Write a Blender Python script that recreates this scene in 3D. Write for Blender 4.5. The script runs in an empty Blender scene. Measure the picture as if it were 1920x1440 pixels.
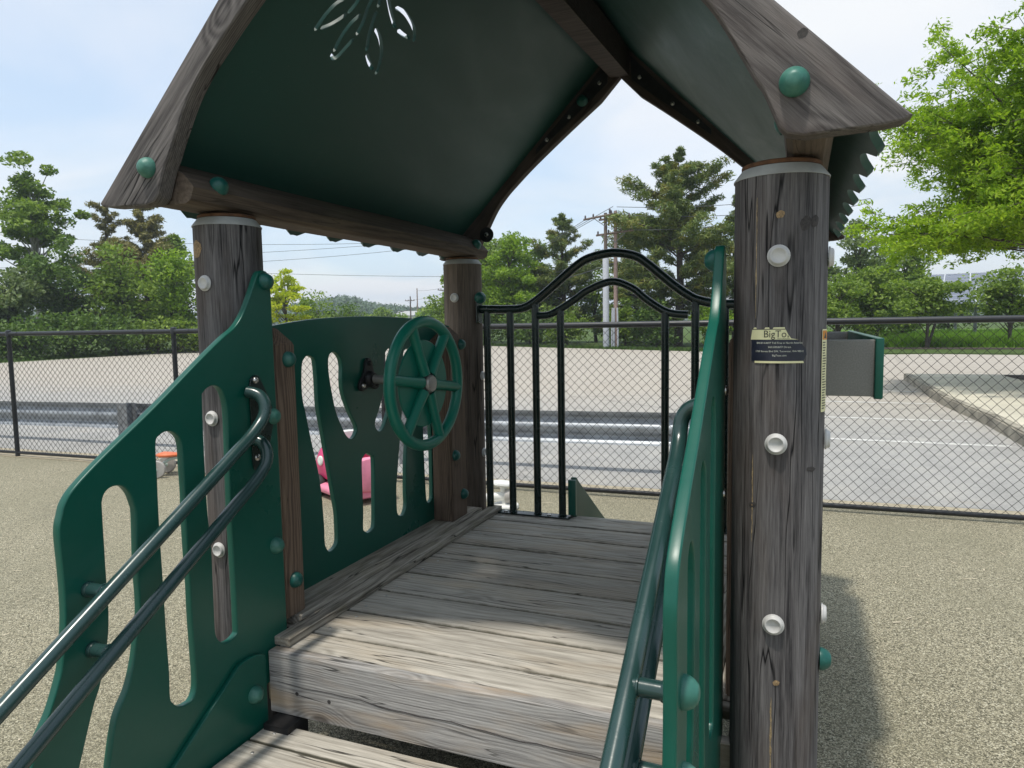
import bpy, bmesh, math, random
import numpy as np
from mathutils import Vector, Matrix

# ------------------------------------------------------------------ camera, world, sun, exposure
sc = bpy.context.scene
COL = sc.collection
H = 1.40
YAW, PITCH, ROLL, FPX = math.radians(22.113), math.radians(-4.920), math.radians(-0.967), 1331.0
_f = Vector((-math.sin(YAW)*math.cos(PITCH), math.cos(YAW)*math.cos(PITCH), math.sin(PITCH)))
_r = Vector((math.cos(YAW), math.sin(YAW), 0.0)); _u = _r.cross(_f)
_r2 = _r*math.cos(ROLL) + _u*math.sin(ROLL); _u2 = -_r*math.sin(ROLL) + _u*math.cos(ROLL)
cam = bpy.data.cameras.new('camera'); camo = bpy.data.objects.new('camera', cam); COL.objects.link(camo)
cam.sensor_width = 36.0; cam.lens = FPX/1920.0*36.0; cam.clip_start = 0.05; cam.clip_end = 4000
camo.matrix_world = Matrix(((_r2.x,_u2.x,-_f.x,0),(_r2.y,_u2.y,-_f.y,0),(_r2.z,_u2.z,-_f.z,H),(0,0,0,1)))
sc.camera = camo
sc.view_settings.view_transform = 'Standard'; sc.view_settings.look = 'None'
sc.view_settings.exposure = 0.70; sc.view_settings.gamma = 1.0; sc.view_settings.use_curve_mapping = False

SUN = Vector((-0.065, -0.285, 1.0)).normalized()          # towards the sun
world = bpy.data.worlds.new('World'); sc.world = world; world.use_nodes = True
wt = world.node_tree; wt.nodes.clear()
def wn(t, **k):
    n = wt.nodes.new(t)
    for a, b in k.items(): setattr(n, a, b)
    return n
w_out = wn('ShaderNodeOutputWorld'); w_bg = wn('ShaderNodeBackground'); w_bg.inputs['Strength'].default_value = 0.145
sky = wn('ShaderNodeTexSky', sky_type='NISHITA', sun_disc=False)
sky.sun_elevation = math.asin(SUN.z); sky.sun_rotation = math.atan2(SUN.x, SUN.y)
sky.air_density = 1.0; sky.dust_density = 1.5; sky.ozone_density = 1.0
tc = wn('ShaderNodeTexCoord'); sep = wn('ShaderNodeSeparateXYZ'); wt.links.new(tc.outputs['Generated'], sep.inputs[0])
def wmath(op, a, b):
    n = wn('ShaderNodeMath', operation=op)
    for i, v in enumerate((a, b)):
        if isinstance(v, (int, float)): n.inputs[i].default_value = v
        else: wt.links.new(v, n.inputs[i])
    return n.outputs[0]
zz = wmath('ADD', wmath('MAXIMUM', sep.outputs['Z'], 0.0), 0.16)
cmb = wn('ShaderNodeCombineXYZ')
wt.links.new(wmath('DIVIDE', sep.outputs['X'], zz), cmb.inputs[0]); wt.links.new(wmath('DIVIDE', sep.outputs['Y'], zz), cmb.inputs[1])
n1 = wn('ShaderNodeTexNoise'); n1.inputs['Scale'].default_value = 0.75; n1.inputs['Detail'].default_value = 7; n1.inputs['Roughness'].default_value = 0.5
n1.inputs['Distortion'].default_value = 0.6
mp = wn('ShaderNodeMapping'); mp.inputs['Location'].default_value = (3.1, 1.7, 0.4); mp.inputs['Scale'].default_value = (0.75, 1.0, 1.0); mp.inputs['Rotation'].default_value = (0, 0, 0.7)
wt.links.new(cmb.outputs[0], mp.inputs[0]); wt.links.new(mp.outputs[0], n1.inputs['Vector'])
cr = wn('ShaderNodeValToRGB'); cr.color_ramp.elements[0].position = 0.36; cr.color_ramp.elements[0].color = (0.62,)*3+(1,)
cr.color_ramp.elements[1].position = 0.66; cr.color_ramp.elements[1].color = (1.0,)*3+(1,)
wt.links.new(n1.outputs['Fac'], cr.inputs[0])
n2 = wn('ShaderNodeTexNoise'); n2.inputs['Scale'].default_value = 0.9; n2.inputs['Detail'].default_value = 6; n2.inputs['Distortion'].default_value = 0.5
wt.links.new(mp.outputs[0], n2.inputs['Vector'])
cc = wn('ShaderNodeValToRGB'); cc.color_ramp.elements[0].position = 0.41; cc.color_ramp.elements[0].color = (3.0, 3.55, 4.1, 1)
cc.color_ramp.elements[1].position = 0.60; cc.color_ramp.elements[1].color = (4.1, 4.2, 4.3, 1)
wt.links.new(n2.outputs['Fac'], cc.inputs[0])
mx = wn('ShaderNodeMix', data_type='RGBA')
wt.links.new(cr.outputs[0], mx.inputs['Factor']); wt.links.new(sky.outputs[0], mx.inputs['A']); wt.links.new(cc.outputs[0], mx.inputs['B'])
wt.links.new(mx.outputs['Result'], w_bg.inputs['Color']); wt.links.new(w_bg.outputs[0], w_out.inputs[0])

sun = bpy.data.lights.new('sun', 'SUN'); sun.energy = 2.0; sun.angle = math.radians(3.0); sun.color = (1.0, 0.95, 0.86)
suno = bpy.data.objects.new('sun', sun); COL.objects.link(suno)
suno.rotation_euler = SUN.to_track_quat('Z', 'Y').to_euler(); suno.location = (0, 0, 30)

# ------------------------------------------------------------------ helpers
R = random.Random(7); NR = np.random.default_rng(11)
def tag(o, label=None, cat=None, group=None, kind=None):
    if label: o['label'] = label
    if cat: o['category'] = cat
    if group: o['group'] = group
    if kind: o['kind'] = kind
    return o
def empty(name, loc=(0,0,0), rz=0.0):
    o = bpy.data.objects.new(name, None); COL.objects.link(o); o.location = loc; o.rotation_euler = (0,0,rz)
    o.empty_display_size = 0.2
    return o
def link_mesh(name, me, mat, parent=None, smooth=None, kind=None):
    if mat is not None and len(me.materials) == 0: me.materials.append(mat)
    if smooth is not None:
        me.shade_smooth()
        if smooth < 179: me.set_sharp_from_angle(angle=math.radians(smooth))
    o = bpy.data.objects.new(name, me); COL.objects.link(o)
    if parent is not None: o.parent = parent
    if kind: o['kind'] = kind
    return o
def bm_obj(name, bm, mat, parent=None, smooth=30, kind=None):
    bmesh.ops.recalc_face_normals(bm, faces=bm.faces[:])
    me = bpy.data.meshes.new(name); bm.to_mesh(me); bm.free()
    return link_mesh(name, me, mat, parent, smooth, kind)
def np_mesh(name, verts, faces_n, idx):
    """verts (N,3); faces of equal size faces_n; idx flat"""
    me = bpy.data.meshes.new(name); nf = len(idx)//faces_n
    me.vertices.add(len(verts)); me.vertices.foreach_set('co', np.asarray(verts, dtype=np.float32).ravel())
    me.loops.add(len(idx)); me.loops.foreach_set('vertex_index', np.asarray(idx, dtype=np.int32))
    me.polygons.add(nf); me.polygons.foreach_set('loop_start', np.arange(0, len(idx), faces_n, dtype=np.int32))
    me.update(calc_edges=True); me.validate(); return me
def bx(bm, x0, x1, y0, y1, z0, z1, bev=0.0, seg=2, m=None):
    g = bmesh.ops.create_cube(bm, size=1.0); vs = g['verts']
    for v in vs: v.co = Vector((x0+(v.co.x+.5)*(x1-x0), y0+(v.co.y+.5)*(y1-y0), z0+(v.co.z+.5)*(z1-z0)))
    if bev > 0:
        es = list({e for v in vs for e in v.link_edges})
        r = bmesh.ops.bevel(bm, geom=es, offset=bev, segments=seg, profile=0.6, affect='EDGES')
        vs = list({v for f in r['faces'] for v in f.verts})
    if m is not None:
        bmesh.ops.transform(bm, matrix=m, verts=[v for v in bm.verts if v.is_valid])
    return bm
def box(name, x0, x1, y0, y1, z0, z1, mat, parent=None, bev=0.003, seg=2):
    """box with its origin at its centre"""
    c = Vector(((x0+x1)/2, (y0+y1)/2, (z0+z1)/2)); bm = bmesh.new()
    bx(bm, x0-c.x, x1-c.x, y0-c.y, y1-c.y, z0-c.z, z1-c.z, bev, seg)
    o = bm_obj(name, bm, mat, parent, 30); o.location = c; return o
def catmull(p, n=6, closed=False):
    p = [Vector(q) for q in p]; out = []; m = len(p)
    rng = range(m) if closed else range(m-1)
    for i in rng:
        if closed: a, b, c, d = p[(i-1) % m], p[i], p[(i+1) % m], p[(i+2) % m]
        else: a, b, c, d = p[max(i-1, 0)], p[i], p[i+1], p[min(i+2, m-1)]
        for k in range(n):
            t = k/n
            out.append(0.5*((2*b) + (c-a)*t + (2*a-5*b+4*c-d)*t*t + (3*b-a-3*c+d)*t**3))
    if not closed: out.append(p[-1])
    return out
def tube_bm(bm, path, r, n=12, closed=False, caps=True, radii=None):
    path = [Vector(p) for p in path]; m = len(path); rings = []
    T = []
    for i in range(m):
        if closed: t = path[(i+1) % m]-path[(i-1) % m]
        else: t = path[min(i+1, m-1)]-path[max(i-1, 0)]
        T.append(t.normalized())
    up = Vector((0,0,1)) if abs(T[0].z) < 0.9 else Vector((1,0,0))
    nrm = (up - T[0]*up.dot(T[0])).normalized()
    for i in range(m):
        nrm = (nrm - T[i]*nrm.dot(T[i])).normalized(); b = T[i].cross(nrm)
        rr = radii[i] if radii else r
        rings.append([bm.verts.new(path[i] + (nrm*math.cos(2*math.pi*k/n) + b*math.sin(2*math.pi*k/n))*rr) for k in range(n)])
    for i in range(m if closed else m-1):
        A, B = rings[i], rings[(i+1) % m]
        for k in range(n): bm.faces.new((A[k], A[(k+1) % n], B[(k+1) % n], B[k]))
    if caps and not closed:
        bm.faces.new(rings[0][::-1]); bm.faces.new(rings[-1])
    return bm
def tube(name, path, r, mat, parent=None, n=12, closed=False, radii=None, smooth=50):
    bm = bmesh.new(); tube_bm(bm, path, r, n, closed, True, radii)
    return bm_obj(name, bm, mat, parent, smooth)
def lathe_bm(bm, prof, n=24, m=None):
    """profile [(r, h)] about local z, closed with caps where r>0"""
    new = []
    rings = []
    for r_, h in prof:
        if r_ < 1e-6: v = bm.verts.new((0,0,h)); new.append(v); rings.append([v])
        else:
            ring = [bm.verts.new((r_*math.cos(2*math.pi*k/n), r_*math.sin(2*math.pi*k/n), h)) for k in range(n)]
            new += ring; rings.append(ring)
    for A, B in zip(rings[:-1], rings[1:]):
        for k in range(n):
            a, b, c, d = A[k % len(A)], A[(k+1) % len(A)], B[(k+1) % len(B)], B[k % len(B)]
            if len(A) == 1: bm.faces.new((a, c, d))
            elif len(B) == 1: bm.faces.new((a, b, c))
            else: bm.faces.new((a, b, c, d))
    if len(rings[0]) > 1: bm.faces.new(rings[0][::-1])
    if len(rings[-1]) > 1: bm.faces.new(rings[-1])
    if m is not None: bmesh.ops.transform(bm, matrix=m, verts=new)
    return bm
def lathe(name, prof, mat, parent=None, loc=(0,0,0), axis=(0,0,1), n=24, smooth=40):
    bm = bmesh.new(); lathe_bm(bm, prof, n)
    o = bm_obj(name, bm, mat, parent, smooth); o.location = loc
    o.rotation_euler = Vector(axis).to_track_quat('Z', 'Y').to_euler(); return o
def clone(o, name=None, loc=None, parent=None):
    c = o.copy(); COL.objects.link(c)
    if name: c.name = name
    if loc is not None: c.location = loc
    c.parent = parent if parent is not None else o.parent
    return c
def plate(name, outline, holes, t, bev, M, mat, parent=None, res=35):
    """flat plate with holes, drawn in local XY, thickness t centred on z=0, then placed by matrix M"""
    cu = bpy.data.curves.new(name+'_c', 'CURVE'); cu.dimensions = '2D'; cu.fill_mode = 'BOTH'
    cu.extrude = max(t/2-bev, 0.0005); cu.bevel_depth = bev; cu.bevel_resolution = 2; cu.offset = -bev
    for pts in [outline]+list(holes):
        s = cu.splines.new('POLY'); s.points.add(len(pts)-1)
        for i, p in enumerate(pts): s.points[i].co = (p[0], p[1], 0, 1)
        s.use_cyclic_u = True
    ob = bpy.data.objects.new(name+'_c', cu); COL.objects.link(ob)
    dg = bpy.context.evaluated_depsgraph_get(); dg.update()
    me = bpy.data.meshes.new_from_object(ob.evaluated_get(dg)); bpy.data.objects.remove(ob); bpy.data.curves.remove(cu)
    bm = bmesh.new(); bm.from_mesh(me); bmesh.ops.remove_doubles(bm, verts=bm.verts[:], dist=0.00015)
    bmesh.ops.recalc_face_normals(bm, faces=bm.faces[:]); bm.normal_update()
    flat = {f for f in bm.faces if abs(f.normal.z) > .999}
    for e in bm.edges:
        fs = e.link_faces
        if len(fs) == 2 and ((fs[0] in flat) != (fs[1] in flat) or fs[0].normal.dot(fs[1].normal) < .55): e.smooth = False
    bmesh.ops.transform(bm, matrix=M, verts=bm.verts[:]); bpy.data.meshes.remove(me)
    bmesh.ops.recalc_face_normals(bm, faces=bm.faces[:])
    me = bpy.data.meshes.new(name); bm.to_mesh(me); bm.free()
    for p_ in me.polygons: p_.use_smooth = True
    return link_mesh(name, me, mat, parent, None)
# maps local (a,b,c) -> world (c, a, b): plate in a YZ plane
def M_yz(x): return Matrix(((0,0,1,x),(1,0,0,0),(0,1,0,0),(0,0,0,1)))
def M_xz(y): return Matrix(((1,0,0,0),(0,0,-1,y),(0,1,0,0),(0,0,0,1)))
def sm(pts, n=5): return [(v.x, v.y) for v in catmull([(p[0], p[1], 0) for p in pts], n, True)]
def smo(pts, n=5): return [(v.x, v.y) for v in catmull([(p[0], p[1], 0) for p in pts], n, False)]

# ------------------------------------------------------------------ materials
def newmat(name):
    m = bpy.data.materials.new(name); m.use_nodes = True; m.node_tree.nodes.clear(); return m
class NT:
    def __init__(s, m): s.t = m.node_tree
    def n(s, ty, **k):
        o = s.t.nodes.new(ty)
        for a, b in k.items(): setattr(o, a, b)
        return o
    def l(s, a, b): s.t.links.new(a, b)
    def _in(s, n, i, v):
        if v is None: return
        if isinstance(v, bpy.types.NodeSocket): s.l(v, n.inputs[i])
        else: n.inputs[i].default_value = v
    def math(s, op, a, b=None, c=None, clamp=False):
        n = s.n('ShaderNodeMath', operation=op, use_clamp=clamp); s._in(n,0,a); s._in(n,1,b); s._in(n,2,c); return n.outputs[0]
    def mix(s, f, a, b, bt='MIX'):
        n = s.n('ShaderNodeMix', data_type='RGBA', blend_type=bt); s._in(n,'Factor',f); s._in(n,'A',a); s._in(n,'B',b); return n.outputs['Result']
    def noise(s, vec, scale, detail=4, rough=0.55, dist=0.0):
        n = s.n('ShaderNodeTexNoise'); s._in(n,'Vector',vec); n.inputs['Scale'].default_value = scale
        n.inputs['Detail'].default_value = detail; n.inputs['Roughness'].default_value = rough; n.inputs['Distortion'].default_value = dist
        return n.outputs['Fac']
    def voro(s, vec, scale, out='Distance', feature='F1', rnd=1.0):
        n = s.n('ShaderNodeTexVoronoi', feature=feature); s._in(n,'Vector',vec); n.inputs['Scale'].default_value = scale
        n.inputs['Randomness'].default_value = rnd; return n.outputs[out]
    def ramp(s, f, stops):
        n = s.n('ShaderNodeValToRGB'); cr = n.color_ramp
        while len(cr.elements) < len(stops): cr.elements.new(0.5)
        for e, (p, c) in zip(cr.elements, stops):
            e.position = p; e.color = (c, c, c, 1) if isinstance(c, (int, float)) else tuple(c)+(1,)
        s._in(n, 0, f); return n.outputs[0]
    def mapr(s, f, a, b, c=0.0, d=1.0, smooth=False):
        n = s.n('ShaderNodeMapRange', interpolation_type='SMOOTHSTEP' if smooth else 'LINEAR'); s._in(n,0,f)
        for i, v in enumerate((a,b,c,d)): n.inputs[i+1].default_value = v
        return n.outputs[0]
    def comb(s, x, y, z):
        n = s.n('ShaderNodeCombineXYZ'); s._in(n,0,x); s._in(n,1,y); s._in(n,2,z); return n.outputs[0]
    def sepv(s, v):
        n = s.n('ShaderNodeSeparateXYZ'); s.l(v, n.inputs[0]); return n.outputs
    def vadd(s, a, b):
        n = s.n('ShaderNodeVectorMath', operation='ADD'); s._in(n,0,a); s._in(n,1,b); return n.outputs[0]
    def bump(s, h, strength, dist, nrm=None):
        n = s.n('ShaderNodeBump'); s._in(n,'Height',h); n.inputs['Strength'].default_value = strength; n.inputs['Distance'].default_value = dist
        if nrm is not None: s.l(nrm, n.inputs['Normal'])
        return n.outputs[0]
    def obj(s): return s.n('ShaderNodeTexCoord').outputs['Object']
    def pos(s): return s.n('ShaderNodeNewGeometry').outputs['Position']
    def rnd(s): return s.n('ShaderNodeObjectInfo').outputs['Random']
    def bsdf(s, col, rough=0.6, spec=0.5, metal=0.0, nrm=None, **k):
        b = s.n('ShaderNodeBsdfPrincipled'); s._in(b,'Base Color', col if not isinstance(col, tuple) else tuple(col)+(1,)); s._in(b,'Roughness',rough)
        b.inputs['Specular IOR Level'].default_value = spec; b.inputs['Metallic'].default_value = metal
        if nrm is not None: s.l(nrm, b.inputs['Normal'])
        for a, v in k.items(): s._in(b, a, v)
        o = s.n('ShaderNodeOutputMaterial'); s.l(b.outputs[0], o.inputs[0]); return b

def wood(name, light, dark, axis='x', tint=(0.30,0.17,0.08), tint_amt=0.25, ringf=70, crack=0.6, knots=1.0, contrast=1.0, bumpd=0.0012, knotscale=1.0, moss=0.0, ringw=0.22, warp=1.0, finew=0.55, joint=False):
    """weathered timber: growth rings about a wandering pith, streaks, knots and drying cracks; grain runs along `axis`"""
    m = newmat(name); s = NT(m); o = s.sepv(s.obj()); r = s.rnd()
    ax = {'x':(0,1,2),'y':(1,0,2),'z':(2,0,1)}[axis]
    g, a, b = o[ax[0]], o[ax[1]], o[ax[2]]
    g = s.math('ADD', g, s.math('MULTIPLY', r, 37.0))
    low = s.comb(s.math('MULTIPLY', g, 0.8), s.math('MULTIPLY', a, 3.0), s.math('MULTIPLY', b, 3.0))
    nw = s.n('ShaderNodeTexNoise'); s.l(low, nw.inputs['Vector']); nw.inputs['Scale'].default_value = 1.6; nw.inputs['Detail'].default_value = 3
    wx = s.sepv(nw.outputs['Color'])
    # knots
    kv = s.comb(s.math('MULTIPLY', g, 3.2*knotscale), s.math('MULTIPLY', a, 7.0*knotscale), s.math('MULTIPLY', b, 7.0*knotscale))
    vn = s.n('ShaderNodeTexVoronoi'); s.l(kv, vn.inputs['Vector']); vn.inputs['Scale'].default_value = 1.0
    kd = vn.outputs['Distance']; kc = s.sepv(vn.outputs['Color'])[0]
    kon = s.math('GREATER_THAN', kc, 1.0-0.30*knots)
    kinf = s.math('MULTIPLY', s.mapr(kd, 0.0, 0.42, 1.0, 0.0, True), kon)
    core = s.math('MULTIPLY', s.mapr(kd, 0.05, 0.13, 1.0, 0.0, True), kon)
    # rings
    pa = s.math('ADD', a, s.math('ADD', s.math('MULTIPLY', s.math('SUBTRACT', wx[0], 0.5), 0.11*warp), s.math('MULTIPLY', s.math('SUBTRACT', r, 0.5), 0.12 if warp > .5 else 0.0)))
    pb = s.math('ADD', b, s.math('ADD', s.math('MULTIPLY', s.math('SUBTRACT', wx[1], 0.5), 0.11*warp), 0.055 if warp > .5 else 0.0))
    rad = s.math('SQRT', s.math('ADD', s.math('MULTIPLY', pa, pa), s.math('MULTIPLY', pb, pb)))
    rad = s.math('ADD', rad, s.math('MULTIPLY', kinf, 0.035))
    ph = s.math('MULTIPLY', rad, ringf)
    ring = s.math('FRACT', ph)
    ringd = s.mapr(s.math('ABSOLUTE', s.math('SUBTRACT', ring, 0.5)), 0.0, 0.5, 1.0, 0.0, True)
    # streaks
    fv = s.comb(s.math('MULTIPLY', g, 5.0), s.math('MULTIPLY', a, 150.0), s.math('MULTIPLY', b, 135.0))
    fine = s.noise(fv, 1.0, 3, 0.6)
    grit = s.noise(s.comb(s.math('MULTIPLY', g, 16.0), s.math('MULTIPLY', a, 330.0), s.math('MULTIPLY', b, 330.0)), 1.0, 4, 0.65)
    mv = s.comb(s.math('MULTIPLY', g, 1.3), s.math('MULTIPLY', s.math('ADD', a, s.math('MULTIPLY', wx[0], .05)), 34.0), s.math('MULTIPLY', s.math('ADD', b, s.math('MULTIPLY', wx[1], .05)), 34.0))
    mid = s.noise(mv, 1.0, 4, 0.6)
    blotch = s.noise(s.comb(s.math('MULTIPLY', g, 2.0), s.math('MULTIPLY', a, 9.0), s.math('MULTIPLY', b, 9.0)), 1.0, 3, 0.6)
    v = s.math('ADD', s.math('MULTIPLY', ringd, ringw), s.math('ADD', s.math('MULTIPLY', fine, finew), s.math('MULTIPLY', mid, 1.42-ringw-finew)))
    v = s.math('ADD', v, s.math('MULTIPLY', s.math('SUBTRACT', grit, 0.5), 0.55))
    v = s.math('SUBTRACT', v, s.math('MULTIPLY', kinf, 0.18))
    f = s.mapr(v, 0.71-0.34/contrast, 0.71+0.34/contrast, 0.0, 1.0)
    col = s.mix(f, dark+(1,), light+(1,))
    col = s.mix(s.math('MULTIPLY', s.mapr(blotch, 0.45, 0.75, 0.0, 1.0, True), tint_amt), col, tint+(1,))
    # per piece brightness
    br = s.mapr(r, 0.0, 1.0, 0.88, 1.10)
    mb = s.n('ShaderNodeMix', data_type='RGBA', blend_type='MULTIPLY'); mb.inputs['Factor'].default_value = 1.0
    s.l(col, mb.inputs['A']); s.l(s.comb(br, br, br), mb.inputs['B']); col = mb.outputs['Result']
    # cracks: narrow long lines
    cv = s.comb(s.math('MULTIPLY', g, 1.1), s.math('MULTIPLY', s.math('ADD', a, s.math('MULTIPLY', wx[2], .03)), 26.0), s.math('MULTIPLY', s.math('ADD', b, s.math('MULTIPLY', wx[2], .03)), 26.0))
    cn = s.noise(cv, 1.0, 2, 0.5)
    ck = s.mapr(s.math('ABSOLUTE', s.math('SUBTRACT', cn, 0.5)), 0.0, 0.014, 1.0, 0.0, True)
    cm = s.mapr(s.noise(s.comb(s.math('MULTIPLY', g, 1.7), s.math('MULTIPLY', a, 12.0), s.math('MULTIPLY', b, 12.0)), 1.0, 1), 0.44, 0.54, 0.0, 1.0)
    ck = s.math('MULTIPLY', s.math('MULTIPLY', ck, cm), crack)
    col = s.mix(ck, col, (dark[0]*.25, dark[1]*.25, dark[2]*.25, 1))
    col = s.mix(s.math('MULTIPLY', core, 0.7), col, (dark[0]*.4, dark[1]*.33, dark[2]*.28, 1))
    if moss > 0:
        mo = s.mapr(s.noise(s.pos(), 9.0, 4, 0.6), 0.5, 0.68, 0.0, 1.0, True)
        col = s.mix(s.math('MULTIPLY', mo, moss), col, (0.22, 0.21, 0.12, 1))
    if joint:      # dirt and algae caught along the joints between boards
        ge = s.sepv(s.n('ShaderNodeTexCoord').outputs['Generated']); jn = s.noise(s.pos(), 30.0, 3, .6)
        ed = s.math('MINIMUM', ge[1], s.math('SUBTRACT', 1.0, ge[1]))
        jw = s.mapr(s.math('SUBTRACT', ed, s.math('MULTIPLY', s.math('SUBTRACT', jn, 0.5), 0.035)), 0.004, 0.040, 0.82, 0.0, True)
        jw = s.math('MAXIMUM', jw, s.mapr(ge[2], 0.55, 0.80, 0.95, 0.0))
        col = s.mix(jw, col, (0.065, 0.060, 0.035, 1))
    hgt = s.math('SUBTRACT', v, s.math('MULTIPLY', ck, 1.2))
    s.bsdf(col, 0.78, 0.25, nrm=s.bump(hgt, 0.75, bumpd))
    return m

def plastic(name, col, rough=0.33, fade=None, scale=1.0):
    m = newmat(name); s = NT(m); p = s.pos()
    n_ = s.noise(p, 3.0*scale, 5, 0.6); f2 = s.noise(p, 45*scale, 3, 0.6)
    c = s.mix(s.mapr(n_, 0.35, 0.7, 0, 1), tuple(v*0.95 for v in col)+(1,), tuple(v*1.05 for v in col)+(1,))
    if fade: c = s.mix(s.mapr(n_, 0.45, 0.75, 0, 0.35, True), c, fade+(1,))
    # thin dust film
    c = s.mix(s.mapr(f2, 0.45, 0.8, 0.0, 0.012, True), c, (0.35, 0.36, 0.30, 1))
    s.bsdf(c, s.mapr(n_, 0.3, 0.7, rough-0.04, rough+0.08), 0.42, nrm=s.bump(s.noise(p, 240, 2), 0.08, 0.0006)); return m

def simple(name, col, rough=0.6, metal=0.0, spec=0.5, var=0.12, vscale=12.0, bump=0.15, bscale=120.0, bd=0.001, **k):
    m = newmat(name); s = NT(m); p = s.pos(); n_ = s.noise(p, vscale, 5, 0.6)
    c = s.mix(s.mapr(n_, 0.3, 0.7, 0, 1), tuple(max(0,v*(1-var)) for v in col)+(1,), tuple(min(1,v*(1+var)) for v in col)+(1,))
    s.bsdf(c, s.mapr(n_, .3, .7, max(0.05, rough-.06), min(1, rough+.08)), spec, metal, nrm=s.bump(s.noise(p, bscale, 3), bump, bd), **k); return m

M = {}
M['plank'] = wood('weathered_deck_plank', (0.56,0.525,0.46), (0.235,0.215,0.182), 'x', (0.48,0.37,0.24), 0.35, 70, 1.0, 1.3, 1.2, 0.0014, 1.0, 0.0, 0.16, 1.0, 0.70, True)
M['plank_y'] = wood('weathered_kerb_board', (0.44,0.40,0.34), (0.16,0.14,0.112), 'y', (0.30,0.24,0.15), 0.3, 70, 1.0, 0.3, 1.6, 0.002, 1.0, 0.25)
M['riser'] = wood('grey_riser_board', (0.48,0.465,0.445), (0.185,0.178,0.172), 'x', (0.46,0.33,0.20), 0.75, 120, 0.9, 1.0, 1.2, 0.0018, 1.0, 0.0, 0.22, 0.7, 0.65)
M['post'] = wood('grey_log', (0.19,0.178,0.176), (0.024,0.022,0.024), 'z', (0.095,0.068,0.050), 0.5, 75, 1.0, 0.30, 1.35, 0.0022, 0.8, 0.0, 0.03, 0.25, 0.62)
M['post_brown'] = wood('brown_log', (0.20,0.160,0.130), (0.048,0.036,0.029), 'z', (0.12,0.078,0.052), 0.5, 85, 0.9, 0.25, 1.25, 0.0016, 0.8, 0.0, 0.10, 0.35, 0.6)
M['block'] = wood('brown_square_timber', (0.205,0.145,0.105), (0.080,0.054,0.039), 'z', (0.16,0.11,0.07), 0.3, 130, 0.5, 0.35, 1.5, 0.0010, 1.0, 0.0, 0.3, 0.6)
M['rafter'] = wood('grey_rafter_board', (0.185,0.168,0.160), (0.040,0.036,0.036), 'x', (0.10,0.075,0.065), 0.5, 170, 1.0, 0.8, 1.15, 0.0022, 1.0, 0.0, 0.26, 0.35, 0.72)
M['beam'] = wood('brown_beam', (0.16,0.122,0.096), (0.05,0.037,0.030), 'y', (0.22,0.17,0.12), 0.4, 60, 0.5, 0.5, 1.0, 0.001)
M['hdpe'] = plastic('green_plastic_sheet', (0.003, 0.084, 0.058), 0.30)
def roofmat(name, col):
    m = newmat(name); s = NT(m); p = s.sepv(s.pos()); q = s.comb(s.math('MULTIPLY', p[0], 3.0), s.math('MULTIPLY', p[1], 1.2), s.math('MULTIPLY', p[2], 3.0))
    a = s.noise(q, 1.6, 7, 0.7, 0.6); b = s.noise(s.comb(s.math('MULTIPLY', p[0], 4.0), s.math('MULTIPLY', p[1], 30.0), s.math('MULTIPLY', p[2], 4.0)), 1.0, 4, 0.6)
    c = s.mix(s.mapr(a, 0.45, 0.75, 0.0, 0.09, True), tuple(col)+(1,), (0.085,0.095,0.085,1))
    c = s.mix(s.mapr(b, 0.56, 0.80, 0.0, 0.06, True), c, (0.12,0.125,0.11,1))
    sp = s.voro(s.pos(), 26, 'Distance'); c = s.mix(s.mapr(sp, 0.03, 0.06, 0.35, 0.0), c, (0.16,0.17,0.15,1))
    s.bsdf(c, s.mapr(a, .3, .7, .40, .55), 0.4, nrm=s.bump(s.noise(s.pos(), 160, 2), 0.15, 0.0006)); return m
M['hdpe_roof'] = roofmat('green_roof_sheet', (0.010, 0.064, 0.053)) if True else plastic('green_roof_sheet', (0.009, 0.049, 0.046), 0.48)
M['hdpe_sun'] = plastic('green_slide_plastic', (0.030, 0.085, 0.055), 0.45)
M['wheel'] = plastic('green_wheel_plastic', (0.005, 0.16, 0.108), 0.36)
M['dome'] = plastic('teal_bolt_cap', (0.006, 0.085, 0.070), 0.36, (0.10,0.27,0.21), 6)
M['dome_pale'] = plastic('faded_bolt_cap', (0.035, 0.150, 0.115), 0.40, (0.20,0.36,0.29), 6)
M['rail'] = simple('dark_green_powder_coat', (0.018,0.050,0.046), 0.24, 0.0, 0.6, 0.10, 8, 0.12, 90, 0.0012)
M['gate'] = simple('black_green_powder_coat', (0.005,0.017,0.015), 0.26, 0.0, 0.55, 0.15, 8, 0.1, 90, 0.001)
M['fence'] = simple('black_vinyl', (0.018,0.020,0.024), 0.42, 0.0, 0.5, 0.2, 8, 0.1, 90)
M['wire'] = simple('dark_chainlink_wire', (0.022,0.023,0.022), 0.6, 0.0, 0.35, 0.2, 4)
M['grey_plastic'] = simple('pale_grey_plug', (0.52,0.51,0.49), 0.45, 0.0, 0.4, 0.10, 60)
M['cap_ring'] = simple('grey_post_collar', (0.33,0.335,0.32), 0.5, 0.0, 0.4, 0.15, 20)
M['rust'] = simple('rusty_disc', (0.13,0.065,0.035), 0.8, 0.2, 0.3, 0.5, 30)
M['steel'] = simple('stainless_bolt', (0.55,0.53,0.50), 0.28, 1.0, 0.5, 0.1, 60)
M['zinc'] = simple('zinc_screw', (0.45,0.45,0.44), 0.4, 0.9, 0.5, 0.1, 60)
M['shaft'] = simple('brushed_shaft', (0.34,0.32,0.30), 0.42, 0.5, 0.5, 0.1, 60)
M['black_iron'] = simple('black_casting', (0.020,0.020,0.021), 0.5, 0.3, 0.5, 0.3, 60)
M['darkplate'] = simple('dark_gusset_plate', (0.030,0.032,0.035), 0.5, 0.5, 0.5, 0.3, 30)
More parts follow.
